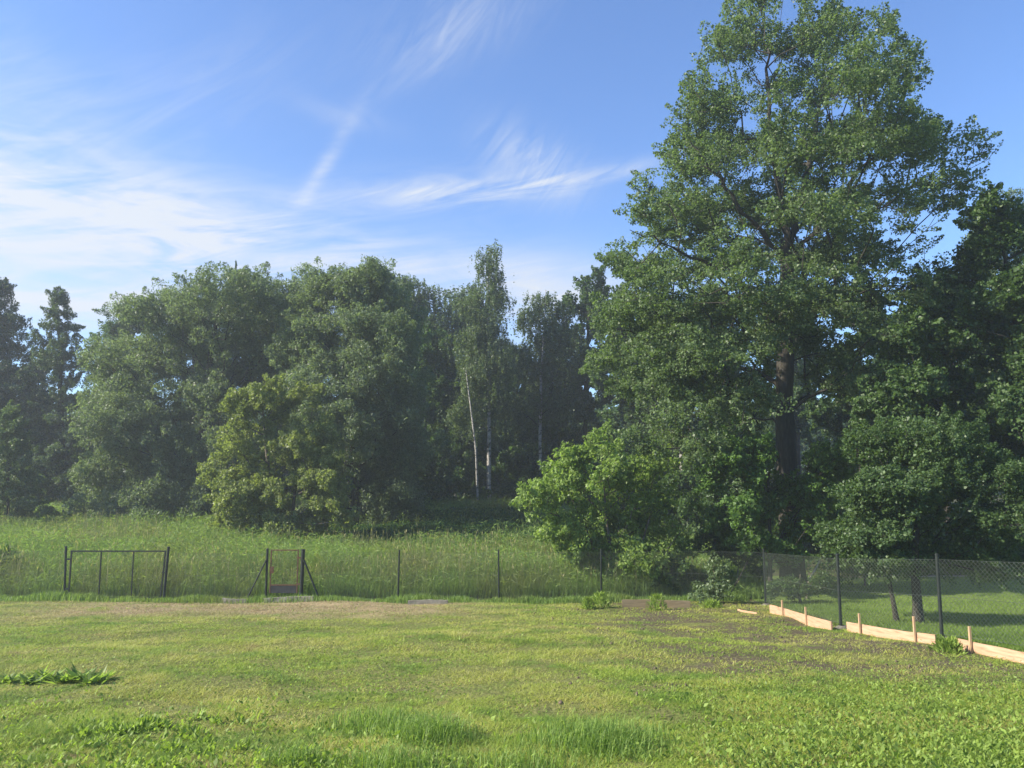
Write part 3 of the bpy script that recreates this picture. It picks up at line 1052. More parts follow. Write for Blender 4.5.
make_tree('birch_tree', 'bushy-topped birch with a thin pale stem right of the tallest birch', 'tree', b,
          trunk_px(b, [(540, 440), (541, 380), (544, 330), (546, 290)], 54.0), [0.12, 0.11, 0.09, 0.06, 0.02],
          px_lobes([(545, 298, 14, 12), (532, 318, 16, 16), (558, 318, 18, 18), (545, 340, 26, 22), (528, 360, 18, 22), (565, 355, 20, 26), (548, 385, 30, 24), (530, 410, 20, 18), (565, 405, 20, 20)],
                   54.0, rj, jit=0.6, thick=1.0),
          114, 'birch', 'birchbark', nends=600, nleaf=60000, ln=0.13, wd=0.085, clump=(0.32, 0.2), rtip=0.006, sub=13, strings=1.0, droop=0.8, upn=0.2)
b = gp(425, 60.0)
birch_back = make_tree('birch_tree', 'grey-green birch just right of the second willow, shorter than the tallest birch', 'tree', b,
                       trunk_px(b, [(425, 440), (425, 380), (424, 330), (424, 290)], 60.0), [0.16, 0.14, 0.12, 0.08, 0.02],
                       px_lobes([(412, 286, 14, 12), (430, 300, 16, 16), (402, 310, 16, 18), (440, 325, 16, 20), (420, 330, 24, 24), (405, 355, 22, 26), (440, 365, 20, 26), (420, 395, 30, 26), (425, 435, 30, 26)],
                                60.0, rj, jit=0.8, thick=1.0),
                       115, 'birch', 'birchbark', nends=600, nleaf=60000, ln=0.15, wd=0.10, clump=(0.36, 0.2), rtip=0.007, sub=13, strings=1.1, droop=0.8, upn=0.2,
                       group='trees of the wood behind the meadow')
b = gp(585, 56.0)
dark_back = make_tree('dark_tree', 'dark-leaved tree between the bushy-topped birch and the huge alder', 'tree', b,
                      trunk_px(b, [(585, 440), (586, 380), (588, 330), (590, 290)], 56.0), [0.2, 0.17, 0.14, 0.1, 0.03],
                      px_lobes([(592, 290, 16, 16), (580, 315, 20, 20), (605, 320, 20, 22), (585, 350, 30, 26), (610, 365, 24, 30), (570, 390, 26, 26), (598, 410, 34, 28), (580, 445, 30, 22)],
                               56.0, rj, jit=0.8, thick=1.0),
                      116, 'dark', 'bark', nends=700, nleaf=70000, ln=0.19, wd=0.12, clump=(0.36, 0.22), rtip=0.009, sub=13,
                      group='trees of the wood behind the meadow')

# the rest of the wood: copies at their own distance and size
wood = [  # prototype, px, depth, height scale, label
    (birch_back, 458, 63, 1.02, 'grey-green birch half hidden behind the left side of the tallest birch'),
    (birch_back, 392, 66, 1.13, 'birch whose crown peeks over the right shoulder of the second willow'),
    (birch_back, 515, 68, 0.80, 'low distant birch seen in the gap under the sky between the two tall birches'),
    (dark_back, 440, 56, 0.78, 'dark shaded tree filling the wood left of the white birch stems'),
    (dark_back, 520, 60, 0.72, 'dark shaded tree filling the wood between the two tall birches'),
    (dark_back, 642, 50, 0.86, 'dark tree standing behind the light-green shrub and under the alder'),
    (birch_back, 683, 46, 0.74, 'thin pale-stemmed birch seen under the lowest alder boughs'),
    (birch_back, 655, 52, 0.72, 'slim birch deep in the shade behind the light-green shrub'),
    (dark_back, 720, 44, 0.74, 'dark tree behind the huge alder trunk, on its left'),
    (dark_back, 865, 40, 0.80, 'dark tree behind the huge alder trunk, on its right'),
    (dark_back, 950, 38, 0.78, 'dark tree behind the plum tree, beyond the pale path'),
    (dark_back, 1040, 36, 0.80, 'dark tree beyond the pale path at the right edge'),
    (dark_back, 300, 58, 0.92, 'dark tree hidden behind the two willows with only its top branches free'),
    (dark_back, 95, 60, 0.66, 'dark tree filling the gap between the larch and the big willow'),
    (dark_back, 30, 62, 0.70, 'dark tree behind the spruce and the larch'),
    (dark_back, 800, 60, 1.0, 'far dark tree straight behind the huge alder'),
    (dark_back, 660, 66, 0.98, 'far dark tree behind the left boughs of the alder'),
    (dark_back, 560, 70, 0.84, 'far dark tree behind the bushy-topped birch'),
    (dark_back, 480, 74, 0.80, 'far dark tree behind the tallest birch'),
    (birch_back, 735, 52, 0.90, 'birch deep behind the huge alder trunk'),
    (dark_back, 400, 80, 0.86, 'far dark tree behind the shorter birches'),
    (dark_back, 200, 72, 0.80, 'far dark tree behind the big willow'),
]
rw = random.Random(5)
for pr, px, dep, sc, lab in wood:
    c = copy_tree(pr)
    g_ = gp(px, dep)
    c.location = g_
    c.rotation_euler = (0, 0, rw.uniform(0, 6.28))
    c.scale = (sc * rw.uniform(0.95, 1.2), sc * rw.uniform(0.95, 1.2), sc)
    c['label'] = lab
b = gp(505, 54.0)
wb = make_tree('wood_bush', 'dark bush at the edge of the wood, right behind the white birch stems', 'bush', b,
               [b, (b[0], b[1], b[2] + 1.2), (b[0] + 0.1, b[1], b[2] + 2.4)], [0.07, 0.06, 0.03],
               [((b[0] - 1.2, b[1], b[2] + 1.5), (1.6, 1.4, 1.3)), ((b[0] + 1.2, b[1], b[2] + 1.3), (1.6, 1.4, 1.2)), ((b[0], b[1], b[2] + 2.5), (1.5, 1.3, 1.2)),
                ((b[0] - 0.4, b[1] - 0.8, b[2] + 0.9), (1.8, 1.0, 0.8))],
               118, 'dark', 'bark', nends=300, nleaf=24000, ln=0.17, wd=0.11, clump=(0.28, 0.2), rtip=0.006, group='bushes along the edge of the wood')
for px, dep, sc, lab in [(440, 52, 1.15, 'dark bush at the edge of the wood, left of the white birch stems'),
                         (412, 50, 0.9, 'dark bush at the foot of the second willow on its right'),
                         (470, 57, 1.3, 'tall dark bush behind the leaning birch stem'),
                         (545, 56, 1.3, 'tall dark bush behind the thin pale stem of the bushy-topped birch'),
                         (580, 54, 1.1, 'dark bush behind the left tip of the light-green shrub'),
                         (615, 48, 1.2, 'dark bush hidden behind the top of the light-green shrub'),
                         (655, 44, 1.0, 'dark bush behind the right half of the light-green shrub'),
                         (700, 41, 1.0, 'dark bush in the shade left of the huge alder trunk'),
                         (745, 39, 1.1, 'dark bush right behind the young alder'),
                         (830, 36, 1.1, 'dark bush behind the fence, right of the huge alder trunk'),
                         (885, 35, 1.0, 'dark bush beyond the pale path behind the loose sunlit shrub'),
                         (80, 50, 1.2, 'dark bush at the foot of the slim larch'),
                         (40, 49, 1.0, 'dark bush between the slim larch and the dark spruce'),
                         (15, 54, 1.4, 'dark bush behind the small pale-green young larch'),
                         (345, 50, 1.0, 'dark bush under the second willow'),
                         (300, 55, 1.3, 'dark bush behind the sallow bush')]:
    c = copy_tree(wb)
    c.location = gp(px, dep)
    c.rotation_euler = (0, 0, rw.uniform(0, 6.28))
    c.scale = (sc * rw.uniform(0.9, 1.2), sc * rw.uniform(0.9, 1.2), sc * rw.uniform(0.9, 1.15))
    c['label'] = lab
# far wood that reads as one mass
rf = np.random.RandomState(77)
n = 150000
fx = rf.uniform(-90, 90, n)
fy = rf.uniform(84, 104, n)
top = 9.5 + 2.0 * vnoise(fx * 0.35, fy * 0.35, 3) + 1.2 * vnoise(fx * 1.1, fy * 1.1, 4)
fz = top * rf.uniform(0, 1, n) ** 0.6
cen = np.stack([fx, fy, ground_z(fx, fy) + fz], 1)
v, f = leaf_geo(cen, rf.normal(size=(n, 3)), unit(rf.normal(size=(n, 3)) + np.array([0, -0.3, 0.7])), rf.uniform(0.35, 0.7, n), rf.uniform(0.25, 0.45, n))
tag(link('far_woods', new_mesh('far_woods', v, f, M['dark'])), 'far-off wood closing the view behind the trees', 'woods', kind='stuff')
# pale willow in the far right
b = gp(1010, 42.0)
make_tree('pale_willow', 'pale grey-green willow top catching the sun above the maple at the right edge', 'tree', b,
          trunk_px(b, [(1010, 480), (1008, 380), (1006, 290), (1006, 220)], 42.0), [0.3, 0.26, 0.2, 0.14, 0.04],
          px_lobes([(1010, 210, 22, 18), (985, 240, 20, 20), (1025, 250, 30, 30), (1000, 285, 28, 26), (975, 300, 20, 24), (1030, 320, 34, 30), (1000, 360, 30, 30)], 42.0, rj, jit=0.8, thick=1.0),
          117, 'willow', 'bark', nends=380, nleaf=34000, ln=0.16, wd=0.055, clump=(0.32, 0.26), rtip=0.008, sub=13, upn=0.5)


# ------------------------------------------------------------------ undergrowth shrubs
def make_bush(name, label, cat, px, depth, lobes, seed, leaf, nleaf, ln, wd, nends=160, group=None):
    b_ = gp(px, depth)
    t_ = [b_, (b_[0], b_[1], b_[2] + 0.45), (b_[0] + 0.05, b_[1], b_[2] + 0.9)]
    return make_tree(name, label, cat, b_, t_, [0.03, 0.025, 0.012], px_lobes(lobes, depth, rj, jit=0.3, thick=0.8), seed, leaf, 'greybark',
                     nends=nends, nleaf=nleaf, ln=ln, wd=wd, clump=(0.16, 0.12), rtip=0.004, sub=13, group=group)


make_bush('elder_shrub', 'dark elder shrub behind the old brown board at the back fence', 'shrub', 668, 25.6,
          [(668, 575, 24, 16), (645, 585, 22, 14), (690, 580, 20, 18), (655, 560, 20, 12)], 201, 'nettle', 9000, 0.10, 0.055)
make_bush('nettle_clump', 'dark nettle clump in the meadow at the left edge', 'plant', 15, 27.5,
          [(10, 570, 22, 16), (32, 580, 18, 12), (-10, 578, 24, 16)], 202, 'nettle', 7000, 0.09, 0.05)
make_bush('tall_weed', 'pale leafy tall weed growing against the fence left of the corner post', 'plant', 714, 23.3,
          [(716, 572, 9, 12), (710, 588, 14, 10), (722, 590, 10, 10), (704, 600, 12, 5)], 203, 'greyweed', 3000, 0.085, 0.04, 90)
make_bush('fern_bush', 'low green bush hugging the right side of the alder foot inside the wire', 'bush', 800, 23.6,
          [(800, 588, 20, 9), (780, 592, 14, 9), (825, 585, 16, 10)], 204, 'nettle', 6000, 0.07, 0.04, 130)
make_bush('leafy_shrub', 'loose sunlit shrub behind the right fence between the alder and the plum tree', 'shrub', 865, 27.5,
          [(860, 560, 26, 18), (885, 555, 22, 20), (840, 570, 20, 14)], 205, 'nettle', 9000, 0.10, 0.06)
make_bush('leafy_shrub', 'loose shrub behind the fence between the tall weed and the alder trunk', 'shrub', 738, 27.2,
          [(735, 555, 26, 16), (715, 545, 20, 18), (750, 575, 20, 12)], 206, 'nettle', 9000, 0.09, 0.05)
for i, (px, dep, s, lab) in enumerate([(985, 30.8, 0.9, 'dark hedge-like shrub beyond the pale path at the far right'), (930, 31.5, 1.0, 'dark shrub beyond the pale path behind the plum trunk'),
                                       (1040, 31, 1.0, 'dark shrub beyond the pale path at the right edge')]):
    make_bush('path_shrub', lab, 'shrub', px, dep, [(px, 562, 34, 16), (px - 22, 555, 22, 20), (px + 25, 550, 24, 24)], 210 + i, 'dark', 9000, 0.12, 0.075, group='shrubs beyond the pale path')


# ------------------------------------------------------------------ grasses
def scatter(rs, n, y0, y1, xl, xr, power=2.0):
    """n points with density falling with distance; xl/xr are functions of y"""
    uu = rs.uniform(size=n)
    if power == 2.0:
        y = y0 * (y1 / y0) ** uu
    else:
        e = 2 - power
        y = (y0 ** e + uu * (y1 ** e - y0 ** e)) ** (1 / e)
    a, b_ = xl(y), xr(y)
    x = a + (b_ - a) * rs.uniform(size=n)
    return x, y


def half(y, m=1.08):
    return y * 512 / F_PX * m + 0.4


def fnoise(x, y, s, seed):
    return 0.6 * vnoise(x * s, y * s, seed) + 0.4 * vnoise(x * s * 2.7, y * s * 2.7, seed + 1)


def soil_mask(x, y):
    k = sstep(0.3, 3.2, x) * sstep(9.4, 11.5, y + 0.6 * fnoise(x, y, 0.7, 31))
    return k


def build_lawn():
    rs = np.random.RandomState(1)
    n = 860000
    x, y = scatter(rs, n, 5.6, 24.4, lambda y: -half(y), lambda y: np.minimum(half(y), side_fence_x(y) + 0.05), 2.35)
    keepp = 1 - 0.85 * soil_mask(x, y) * np.clip(0.35 + 0.9 * fnoise(x, y, 0.9, 41), 0.05, 1) - 0.75 * (fnoise(x, y, 1.3, 43) > 0.95)
    cl = fnoise(x, y, 4.2, 47)
    keepp = keepp * np.clip(0.74 + 0.70 * cl, 0.15, 1)
    k = rs.uniform(size=n) < keepp
    cl = cl[k]
    x, y = x[k], y[k]
    n = len(x)
    pn = fnoise(x, y, 0.9, 51)
    h = (0.045 + 0.020 * pn + 0.028 * np.clip(cl, -1, 1.5)) * rs.uniform(0.5, 1.7, n)
    tall = np.maximum(0, fnoise(x, y, 1.1, 52) - 0.45) * sstep(14, 8, y) + 0.7 * rs.uniform(0, 1, n) * sstep(1.2, 3.5, x) * sstep(12, 9.5, y)
    h = np.maximum(h, 0.015) + tall * 0.06 + 0.055 * np.clip(fnoise(x, y, 1.9, 57) - 0.55, 0, 0.8) * rs.uniform(0.3, 1.2, n)
    wd = np.clip(0.00075 * y, 0.006, 0.016) * rs.uniform(0.7, 1.4, n)
    pos = np.stack([x, y, ground_z(x, y) - 0.004], 1)
    v, f = blade_geo(rs, pos, h, wd, rs.uniform(0.7, 2.2, n), 1)
    tag(link('lawn_grass', new_mesh('lawn_grass', v, f, M['blade'])), 'short mown yellow-green grass covering the garden lawn', 'grass', kind='stuff')
    # broad low weeds (clover, plantain) mixed in
    n = 190000
    x, y = scatter(rs, n, 5.6, 23.8, lambda y: -half(y), lambda y: np.minimum(half(y), side_fence_x(y) - 0.1), 2.5)
    den = np.clip(0.14 + 0.40 * fnoise(x, y, 0.8, 61) + 0.5 * sstep(1.0, 4, x) * sstep(13, 9.5, y) - 0.15 * soil_mask(x, y), 0.03, 0.8)
    k = rs.uniform(size=n) < den
    x, y = x[k], y[k]
    n = len(x)
    hh = rs.uniform(0.01, 0.065, n) * (1 + 0.8 * sstep(11, 7.5, y))
    near = sstep(12, 8, y)
    cen = np.stack([x, y, ground_z(x, y) + hh], 1)
    a = rs.uniform(0, 6.28, n)
    ax = np.stack([np.cos(a), np.sin(a), rs.uniform(0.1, 1.3, n) + 0.9 * near * rs.uniform(0, 1, n)], 1)
    nr = rs.normal(size=(n, 3)) * 0.5 + np.array([0, 0, 1.0])
    ln = rs.uniform(0.014, 0.046, n) * (1 + 0.9 * near * rs.uniform(0, 1, n))
    v, f = leaf_geo(cen, ax, unit(nr), ln, ln * rs.uniform(0.30, 0.7, n) * (1 - 0.45 * near * rs.uniform(0, 1, n)))
    tag(link('lawn_weeds', new_mesh('lawn_weeds', v, f, M['weed'])), 'low clover and broad-leaved weeds spread through the lawn', 'weeds', kind='stuff')


def shade_band(x, y):  # mask of the painted tree-shade band; bright meadow grass is thinned out here
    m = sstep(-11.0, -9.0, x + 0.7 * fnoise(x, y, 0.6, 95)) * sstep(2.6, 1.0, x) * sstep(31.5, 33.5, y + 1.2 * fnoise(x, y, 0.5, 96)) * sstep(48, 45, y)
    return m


def build_shade_band():  # dark leaves added in place of the willows' cast shadow
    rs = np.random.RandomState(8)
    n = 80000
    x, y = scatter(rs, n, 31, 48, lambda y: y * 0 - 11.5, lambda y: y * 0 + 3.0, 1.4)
    ok = rs.uniform(size=n) < shade_band(x, y)
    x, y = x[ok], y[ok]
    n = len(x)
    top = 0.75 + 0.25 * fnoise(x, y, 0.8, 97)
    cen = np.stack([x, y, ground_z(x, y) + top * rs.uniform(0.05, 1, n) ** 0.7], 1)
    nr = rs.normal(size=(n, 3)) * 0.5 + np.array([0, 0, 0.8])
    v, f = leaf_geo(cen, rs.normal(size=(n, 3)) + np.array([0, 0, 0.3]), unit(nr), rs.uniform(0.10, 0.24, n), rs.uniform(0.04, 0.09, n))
    tag(link('shade_band_leaves', new_mesh('shade_band_leaves', v, f, M['bandshade'])), 'added dark nettles and herbs under the edge of the wood', 'foliage', kind='stuff')


def meadow_leaves(rs):
    n = 150000
    x, y = scatter(rs, n, 24.8, 50, lambda y: -half(y, 1.12), lambda y: np.minimum(7.5 + 0.25 * (y - 24.5), half(y)), 1.6)
    ok = rs.uniform(size=n) > 0.9 * shade_band(x, y)
    x, y = x[ok], y[ok]
    n = len(x)
    top = (1.0 + 0.24 * fnoise(x, y, 0.45, 71) + 0.26 * fnoise(x, y, 1.5, 74)) * (1 - 0.45 * sstep(3.0, 7.0, x)) * (0.55 + 0.45 * sstep(24.7, 26.2, y))
    z = top * rs.uniform(0.25, 1.12, n)
    a = rs.uniform(0, 6.28, n)
    ax = np.stack([np.cos(a), np.sin(a), rs.uniform(-0.3, 1.2, n)], 1)
    L = rs.uniform(0.12, 0.34, n)
    return leaf_geo(np.stack([x, y, ground_z(x, y) + z], 1), ax, unit(rs.normal(size=(n, 3)) + np.array([0, 0, 0.6])), L, rs.uniform(0.014, 0.030, n) * (y / 28))


def build_meadow():
    rs = np.random.RandomState(2)
    n = 230000
    x, y = scatter(rs, n, 24.75, 52, lambda y: -half(y, 1.12), lambda y: np.minimum(8.0 + 0.25 * (y - 24.5), half(y)), 1.7)
    ok = rs.uniform(size=n) > 0.9 * shade_band(x, y)
    x, y = x[ok], y[ok]
    n = len(x)
    pn = fnoise(x, y, 0.45, 71)
    h = (1.08 + 0.24 * pn + 0.26 * fnoise(x, y, 1.5, 74)) * rs.uniform(0.5, 1.25, n) * (1 - 0.45 * sstep(3.0, 7.0, x))
    h *= 0.55 + 0.45 * sstep(24.7, 26.2, y)
    wd = rs.uniform(0.009, 0.017, n) * (y / 28)
    pos = np.stack([x, y, ground_z(x, y) - 0.02], 1)
    v, f = blade_geo(rs, pos, h, wd, rs.uniform(0.15, 0.85, n), 2)
    LV = meadow_leaves(rs)
    f = f + [LV[1] + len(v)]
    v = np.concatenate([v, LV[0]])
    tag(link('meadow_grass', new_mesh('meadow_grass', v, f, M['meadow'])), 'tall uncut meadow grass behind the back fence', 'grass', kind='stuff')
    # fringe of longer grass along the foot of the back fence
    n = 26000
    x = rs.uniform(-17, 7.2, n)
    y = 24.35 + np.abs(rs.normal(size=n)) * 0.22 * rs.choice([-1, 1], n, p=[0.35, 0.65])
    h = rs.uniform(0.08, 0.36, n) * (0.7 + 0.5 * fnoise(x, y * 0, 1.6, 77))
    h = np.maximum(h, 0.05)
    pos = np.stack([x, y, ground_z(x, y) - 0.01], 1)
    v, f = blade_geo(rs, pos, h, rs.uniform(0.010, 0.018, n), rs.uniform(0.1, 0.7, n), 2)
    tag(link('fence_grass', new_mesh('fence_grass', v, f, M['meadow'])), 'uncut fringe of longer grass along the foot of the back fence', 'grass', kind='stuff')


def build_turf():
    rs = np.random.RandomState(3)
    n = 90000
    x, y = scatter(rs, n, 11.5, 32, lambda y: side_fence_x(np.minimum(y, 24.5)) + 0.1, lambda y: np.maximum(half(y, 1.15), side_fence_x(np.minimum(y, 24.5)) + 1.0), 1.8)
    ok = ~((y > 29.3) & (y < 30.8) & (x > 9))
    x, y = x[ok], y[ok]
    n = len(x)
    h = 0.065 * rs.uniform(0.5, 1.6, n) * (1 + 0.6 * np.maximum(0, fnoise(x, y, 0.8, 81)))
    pos = np.stack([x, y, ground_z(x, y) - 0.004], 1)
    v, f = blade_geo(rs, pos, h, rs.uniform(0.010, 0.018, n), rs.uniform(0.3, 1.1, n), 1)
    tag(link('orchard_grass', new_mesh('orchard_grass', v, f, M['orchard'])), 'mown grass under the trees behind the right fence', 'grass', kind='stuff')
    # rough herbs of the wood floor
    n = 60000
    x, y = scatter(rs, n, 31, 62, lambda y: -half(y, 1.1), lambda y: half(y, 1.15), 1.5)
    ok = (y > 40) | (x > 6)
    x, y = x[ok], y[ok]
    n = len(x)
    cen = np.stack([x, y, ground_z(x, y) + rs.uniform(0.0, 0.7, n) * np.clip(0.6 + fnoise(x, y, 0.4, 91), 0.1, 1.5)], 1)
    nr = rs.normal(size=(n, 3)) * 0.6 + np.array([0, 0, 0.8])
    v, f = leaf_geo(cen, rs.normal(size=(n, 3)), unit(nr), rs.uniform(0.12, 0.28, n), rs.uniform(0.05, 0.12, n))
    tag(link('wood_undergrowth', new_mesh('wood_undergrowth', v, f, M['nettle'])), 'rough leafy undergrowth covering the floor of the wood', 'undergrowth', kind='stuff')


def build_clods():
    rs = np.random.RandomState(4)
    n = 1900
    x = rs.uniform(0.5, 9.0, n)
    y = rs.uniform(9.0, 23.8, n)
    ok = (x < side_fence_x(y) - 0.15) & (rs.uniform(size=n) < 0.25 + 0.6 * fnoise(x, y, 0.9, 41) * -1 + 0.2)
    x, y = x[ok], y[ok]
    n = len(x)
    r = 0.010 + 0.026 * rs.uniform(size=n) ** 3
    base = np.array([(1, 0, 0), (-1, 0, 0), (0, 1, 0), (0, -1, 0), (0, 0, 1), (0, 0, -1)], float)
    fc = np.array([(0, 2, 4), (2, 1, 4), (1, 3, 4), (3, 0, 4), (2, 0, 5), (1, 2, 5), (3, 1, 5), (0, 3, 5)])
    V = base[None] * rs.uniform(0.6, 1.3, (n, 6, 1)) * r[:, None, None] + np.stack([x, y, ground_z(x, y) + r * 0.3], 1)[:, None]
    F = (fc[None] + (np.arange(n) * 6)[:, None, None]).reshape(-1, 3)
    tag(link('soil_clods', new_mesh('soil_clods', V.reshape(-1, 3), F, M['clod'])), 'crumbly brown soil clods on the thin right side of the lawn', 'soil', kind='stuff')


def build_seed_heads():
    rs = np.random.RandomState(6)
    n = 9000
    x, y = scatter(rs, n, 24.9, 46, lambda y: -half(y, 1.1), lambda y: np.minimum(7.0 + 0.2 * (y - 24.5), half(y)), 1.5)
    ok = rs.uniform(size=n) > shade_band(x, y)
    x, y = x[ok], y[ok]
    n = len(x)
    h = rs.uniform(0.9, 1.55, n) * (0.8 + 0.3 * fnoise(x, y, 0.6, 75)) * (1 - 0.4 * sstep(3.0, 7.0, x))
    pos = np.stack([x, y, ground_z(x, y)], 1)
    a = rs.uniform(0, 6.28, n)
    ln_ = rs.uniform(0.02, 0.3, n)
    top = pos + np.stack([np.cos(a) * ln_ * h, np.sin(a) * ln_ * h, h], 1)
    s_ = np.array([[0.006, 0, 0]]) * (y / 28)[:, None]
    v1 = np.stack([pos - s_, pos + s_, top + s_ * 0.6, top - s_ * 0.6], 1).reshape(-1, 3)
    f1 = np.arange(n * 4).reshape(-1, 4)
    v2, f2 = leaf_geo(top, top - pos + rs.normal(size=(n, 3)) * 0.15, rs.normal(size=(n, 3)), rs.uniform(0.08, 0.2, n), rs.uniform(0.018, 0.035, n))
    tag(link('seed_heads', new_mesh('seed_heads', np.concatenate([v1, v2]), [f1, f2 + len(v1)], M['seed'])), 'pale seed heads standing over the tall meadow grass', 'grass', kind='stuff')


build_lawn()
build_clods()
build_seed_heads()
build_meadow()
build_shade_band()
build_turf()


# ------------------------------------------------------------------ single plants on the lawn
def rosette_mesh(rs, nl, ln, wd, rise=0.6, stems=0):
    a = rs.uniform(0, 6.28, nl)
    el_ = rs.uniform(0.15, 1.0, nl) * rise
    L = ln * rs.uniform(0.6, 1.2, nl)
    d = np.stack([np.cos(a) * np.cos(el_), np.sin(a) * np.cos(el_), np.sin(el_)], 1)
    off = rs.normal(size=(nl, 3)) * np.array([0.05, 0.04, 0.0])
    cen = off + d * L[:, None] * 0.5
    nr = np.array([0, 0, 1.0]) - d * 0.5 + rs.normal(size=(nl, 3)) * 0.25
    return leaf_geo(cen, d, unit(nr), L, wd * rs.uniform(0.7, 1.2, nl), 0.12)


def plant(name, label, cat, px, py, mesh_vf, mat, group=None, scale=1.0, rz=0.0):
    x, y = on_ground(px, py)
    o = link(name, new_mesh(name, mesh_vf[0], mesh_vf[1], M[mat]), None, (x, y, gz(x, y) + 0.0))
    o.scale = (scale,) * 3
    o.rotation_euler = (0, 0, rz)
    return tag(o, label, cat, group)


rs = np.random.RandomState(9)
DAND = 'dandelion rosettes in a row on the left lawn'
for i, (px, py, s) in enumerate([(8, 683, 1.0), (30, 684, 1.05), (45, 681, 1.15), (62, 684, 1.0), (80, 682, 1.25), (92, 685, 1.1), (103, 682, 0.95)]):
    plant('dandelion_plant', 'dandelion rosette in the dark-green row at the left edge of the lawn', 'plant', px, py, rosette_mesh(rs, 40, 0.21, 0.045, 0.95), 'walnut', DAND, s)
DOCK = 'broad-leaved weeds in the left foreground'
for i in range(46):
    px = rs.uniform(70, 275)
    py = rs.uniform(715, 775) - 0.05 * (px - 70)
    plant('dock_plant', 'broad-leaved weed among the lush patch in the left foreground', 'plant', px, py + 8, rosette_mesh(rs, 22, 0.115, 0.030, 1.35), 'weed', DOCK, rs.uniform(0.7, 1.15))
CHIC = 'broad-leaved weeds in the right foreground'
for i in range(70):
    px = rs.uniform(640, 1020)
    py = rs.uniform(705, 782)
    plant('plantain_plant', 'low broad-leaved weed in the bright patch of the right foreground', 'plant', px, py, rosette_mesh(rs, 18, 0.085, 0.018, 1.5), 'weed', CHIC, rs.uniform(0.6, 1.1))


def tussock_mesh(rs, n, spread_, h, wd, lean=(0.15, 1.0)):
    pos = rs.normal(size=(n, 3)) * np.array([spread_[0], spread_[1], 0])
    hh = h * rs.uniform(0.25, 1.2, n) * np.exp(-0.5 * ((pos[:, 0] / spread_[0] / 1.7) ** 2 + (pos[:, 1] / spread_[1] / 1.7) ** 2))
    return blade_geo(rs, pos, hh, wd * rs.uniform(0.7, 1.3, n), rs.uniform(*lean, n), 2)


for px, py, sp, h, n, lab in [(600, 752, (0.36, 0.30), 0.27, 3000, 'wide soft blue-green grass tussock in the front lawn, right of centre'),
                              (432, 742, (0.24, 0.20), 0.32, 1500, 'tall upright grass tussock in the front lawn, left of centre'),
                              (376, 728, (0.34, 0.28), 0.22, 1600, 'low blue-green grass tussock behind the tall upright one'),
                              (395, 775, (0.30, 0.2), 0.24, 1100, 'feathery grass tussock at the bottom edge, left of centre'),
                              (295, 768, (0.20, 0.12), 0.20, 1000, 'olive grass tussock at the bottom edge beside the broad-leaved weeds'),
                              (525, 775, (0.30, 0.2), 0.2, 900, 'short grass tussock at the bottom edge in the centre')]:
    plant('grass_tussock', lab, 'grass tussock', px, py, tussock_mesh(rs, n, sp, h, 0.006), 'bluegrass', 'grass tussocks on the front lawn')


def feathery(rs, n, r, h):
    z = rs.uniform(0.02, 1, n)
    a = rs.uniform(0, 6.28, n)
    rr = r * (1.05 - 0.6 * z) * np.sqrt(rs.uniform(size=n)) * (0.7 + 0.5 * np.abs(np.sin(2.5 * a + 1)))
    cen = np.stack([rr * np.cos(a), rr * np.sin(a), z * h], 1)
    ax = np.stack([np.cos(a) * 0.6, np.sin(a) * 0.6, np.full(n, 0.9)], 1) + rs.normal(size=(n, 3)) * 0.35
    return leaf_geo(cen, ax, unit(rs.normal(size=(n, 3))), np.full(n, 0.12) * rs.uniform(0.5, 1.4, n), np.full(n, 0.028))


for px, py, r, h, lab in [(600, 608, 0.30, 0.42, 'feathery pale-green weed at the left end of the old brown board'),
                          (657, 610, 0.28, 0.42, 'feathery pale-green weed standing in front of the old brown board'),
                          (588, 609, 0.18, 0.30, 'small feathery weed at the fence, just left of the old brown board'),
                          (948, 654, 0.26, 0.22, 'soft green weed cushion between two fresh planks at the right fence post'),
                          (712, 608, 0.30, 0.2, 'low feathery weed at the foot of the pale tall weed')]:
    plant('feathery_weed', lab, 'plant', px, py, feathery(rs, 330, r * 1.1, h), 'weed', 'feathery weeds by the fence')


# ------------------------------------------------------------------ fences and gates
def chain_link(name, p, q, z0, z1, pitch, wr, parent, mat='paintwire'):
    """diagonal wires of a chain-link panel between two ground points (local coordinates), clipped to the panel"""
    p, q = np.array(p, float), np.array(q, float)
    Lh = np.linalg.norm(q[:2] - p[:2])
    d = (q - p) / Lh
    H = z1 - z0
    mb_v, mb_f, n = [], [], 0
    nrm = np.array([-d[1], d[0], 0])
    c = -H
    segs = []
    while c < Lh + H:
        for sgn in (1, -1):
            # line s = c + sgn*t, t in 0..H
            t0, t1 = 0.0, H
            s0, s1 = c, c + sgn * H
            lo, hi = 0.0, H
            if sgn == 1:
                lo, hi = max(0, -c), min(H, Lh - c)
            else:
                lo, hi = max(0, c - Lh), min(H, c)
            if hi - lo > 0.02:
                segs.append((c + sgn * lo, lo, c + sgn * hi, hi))
        c += pitch
    S = np.array(segs)
    A = p + d * S[:, 0:1]
    A[:, 2] += z0 + S[:, 1]
    B = p + d * S[:, 2:3]
    B[:, 2] += z0 + S[:, 3]
    dirs = unit(B - A)
    s1 = np.cross(dirs, nrm)
    rings = []
    for P_ in (A, B):
        for k in range(3):
            t = 2 * np.pi * k / 3
            rings.append(P_ + wr * (math.cos(t) * s1 + math.sin(t) * nrm))
    V = np.stack(rings, 1).reshape(-1, 3)
    base = (np.arange(len(S)) * 6)[:, None]
    F = np.concatenate([np.concatenate([base + k, base + (k + 1) % 3, base + 3 + (k + 1) % 3, base + 3 + k], 1) for k in range(3)])
    mbw = new_mesh(name, V, F, M[mat])
    return link(name, mbw, parent)


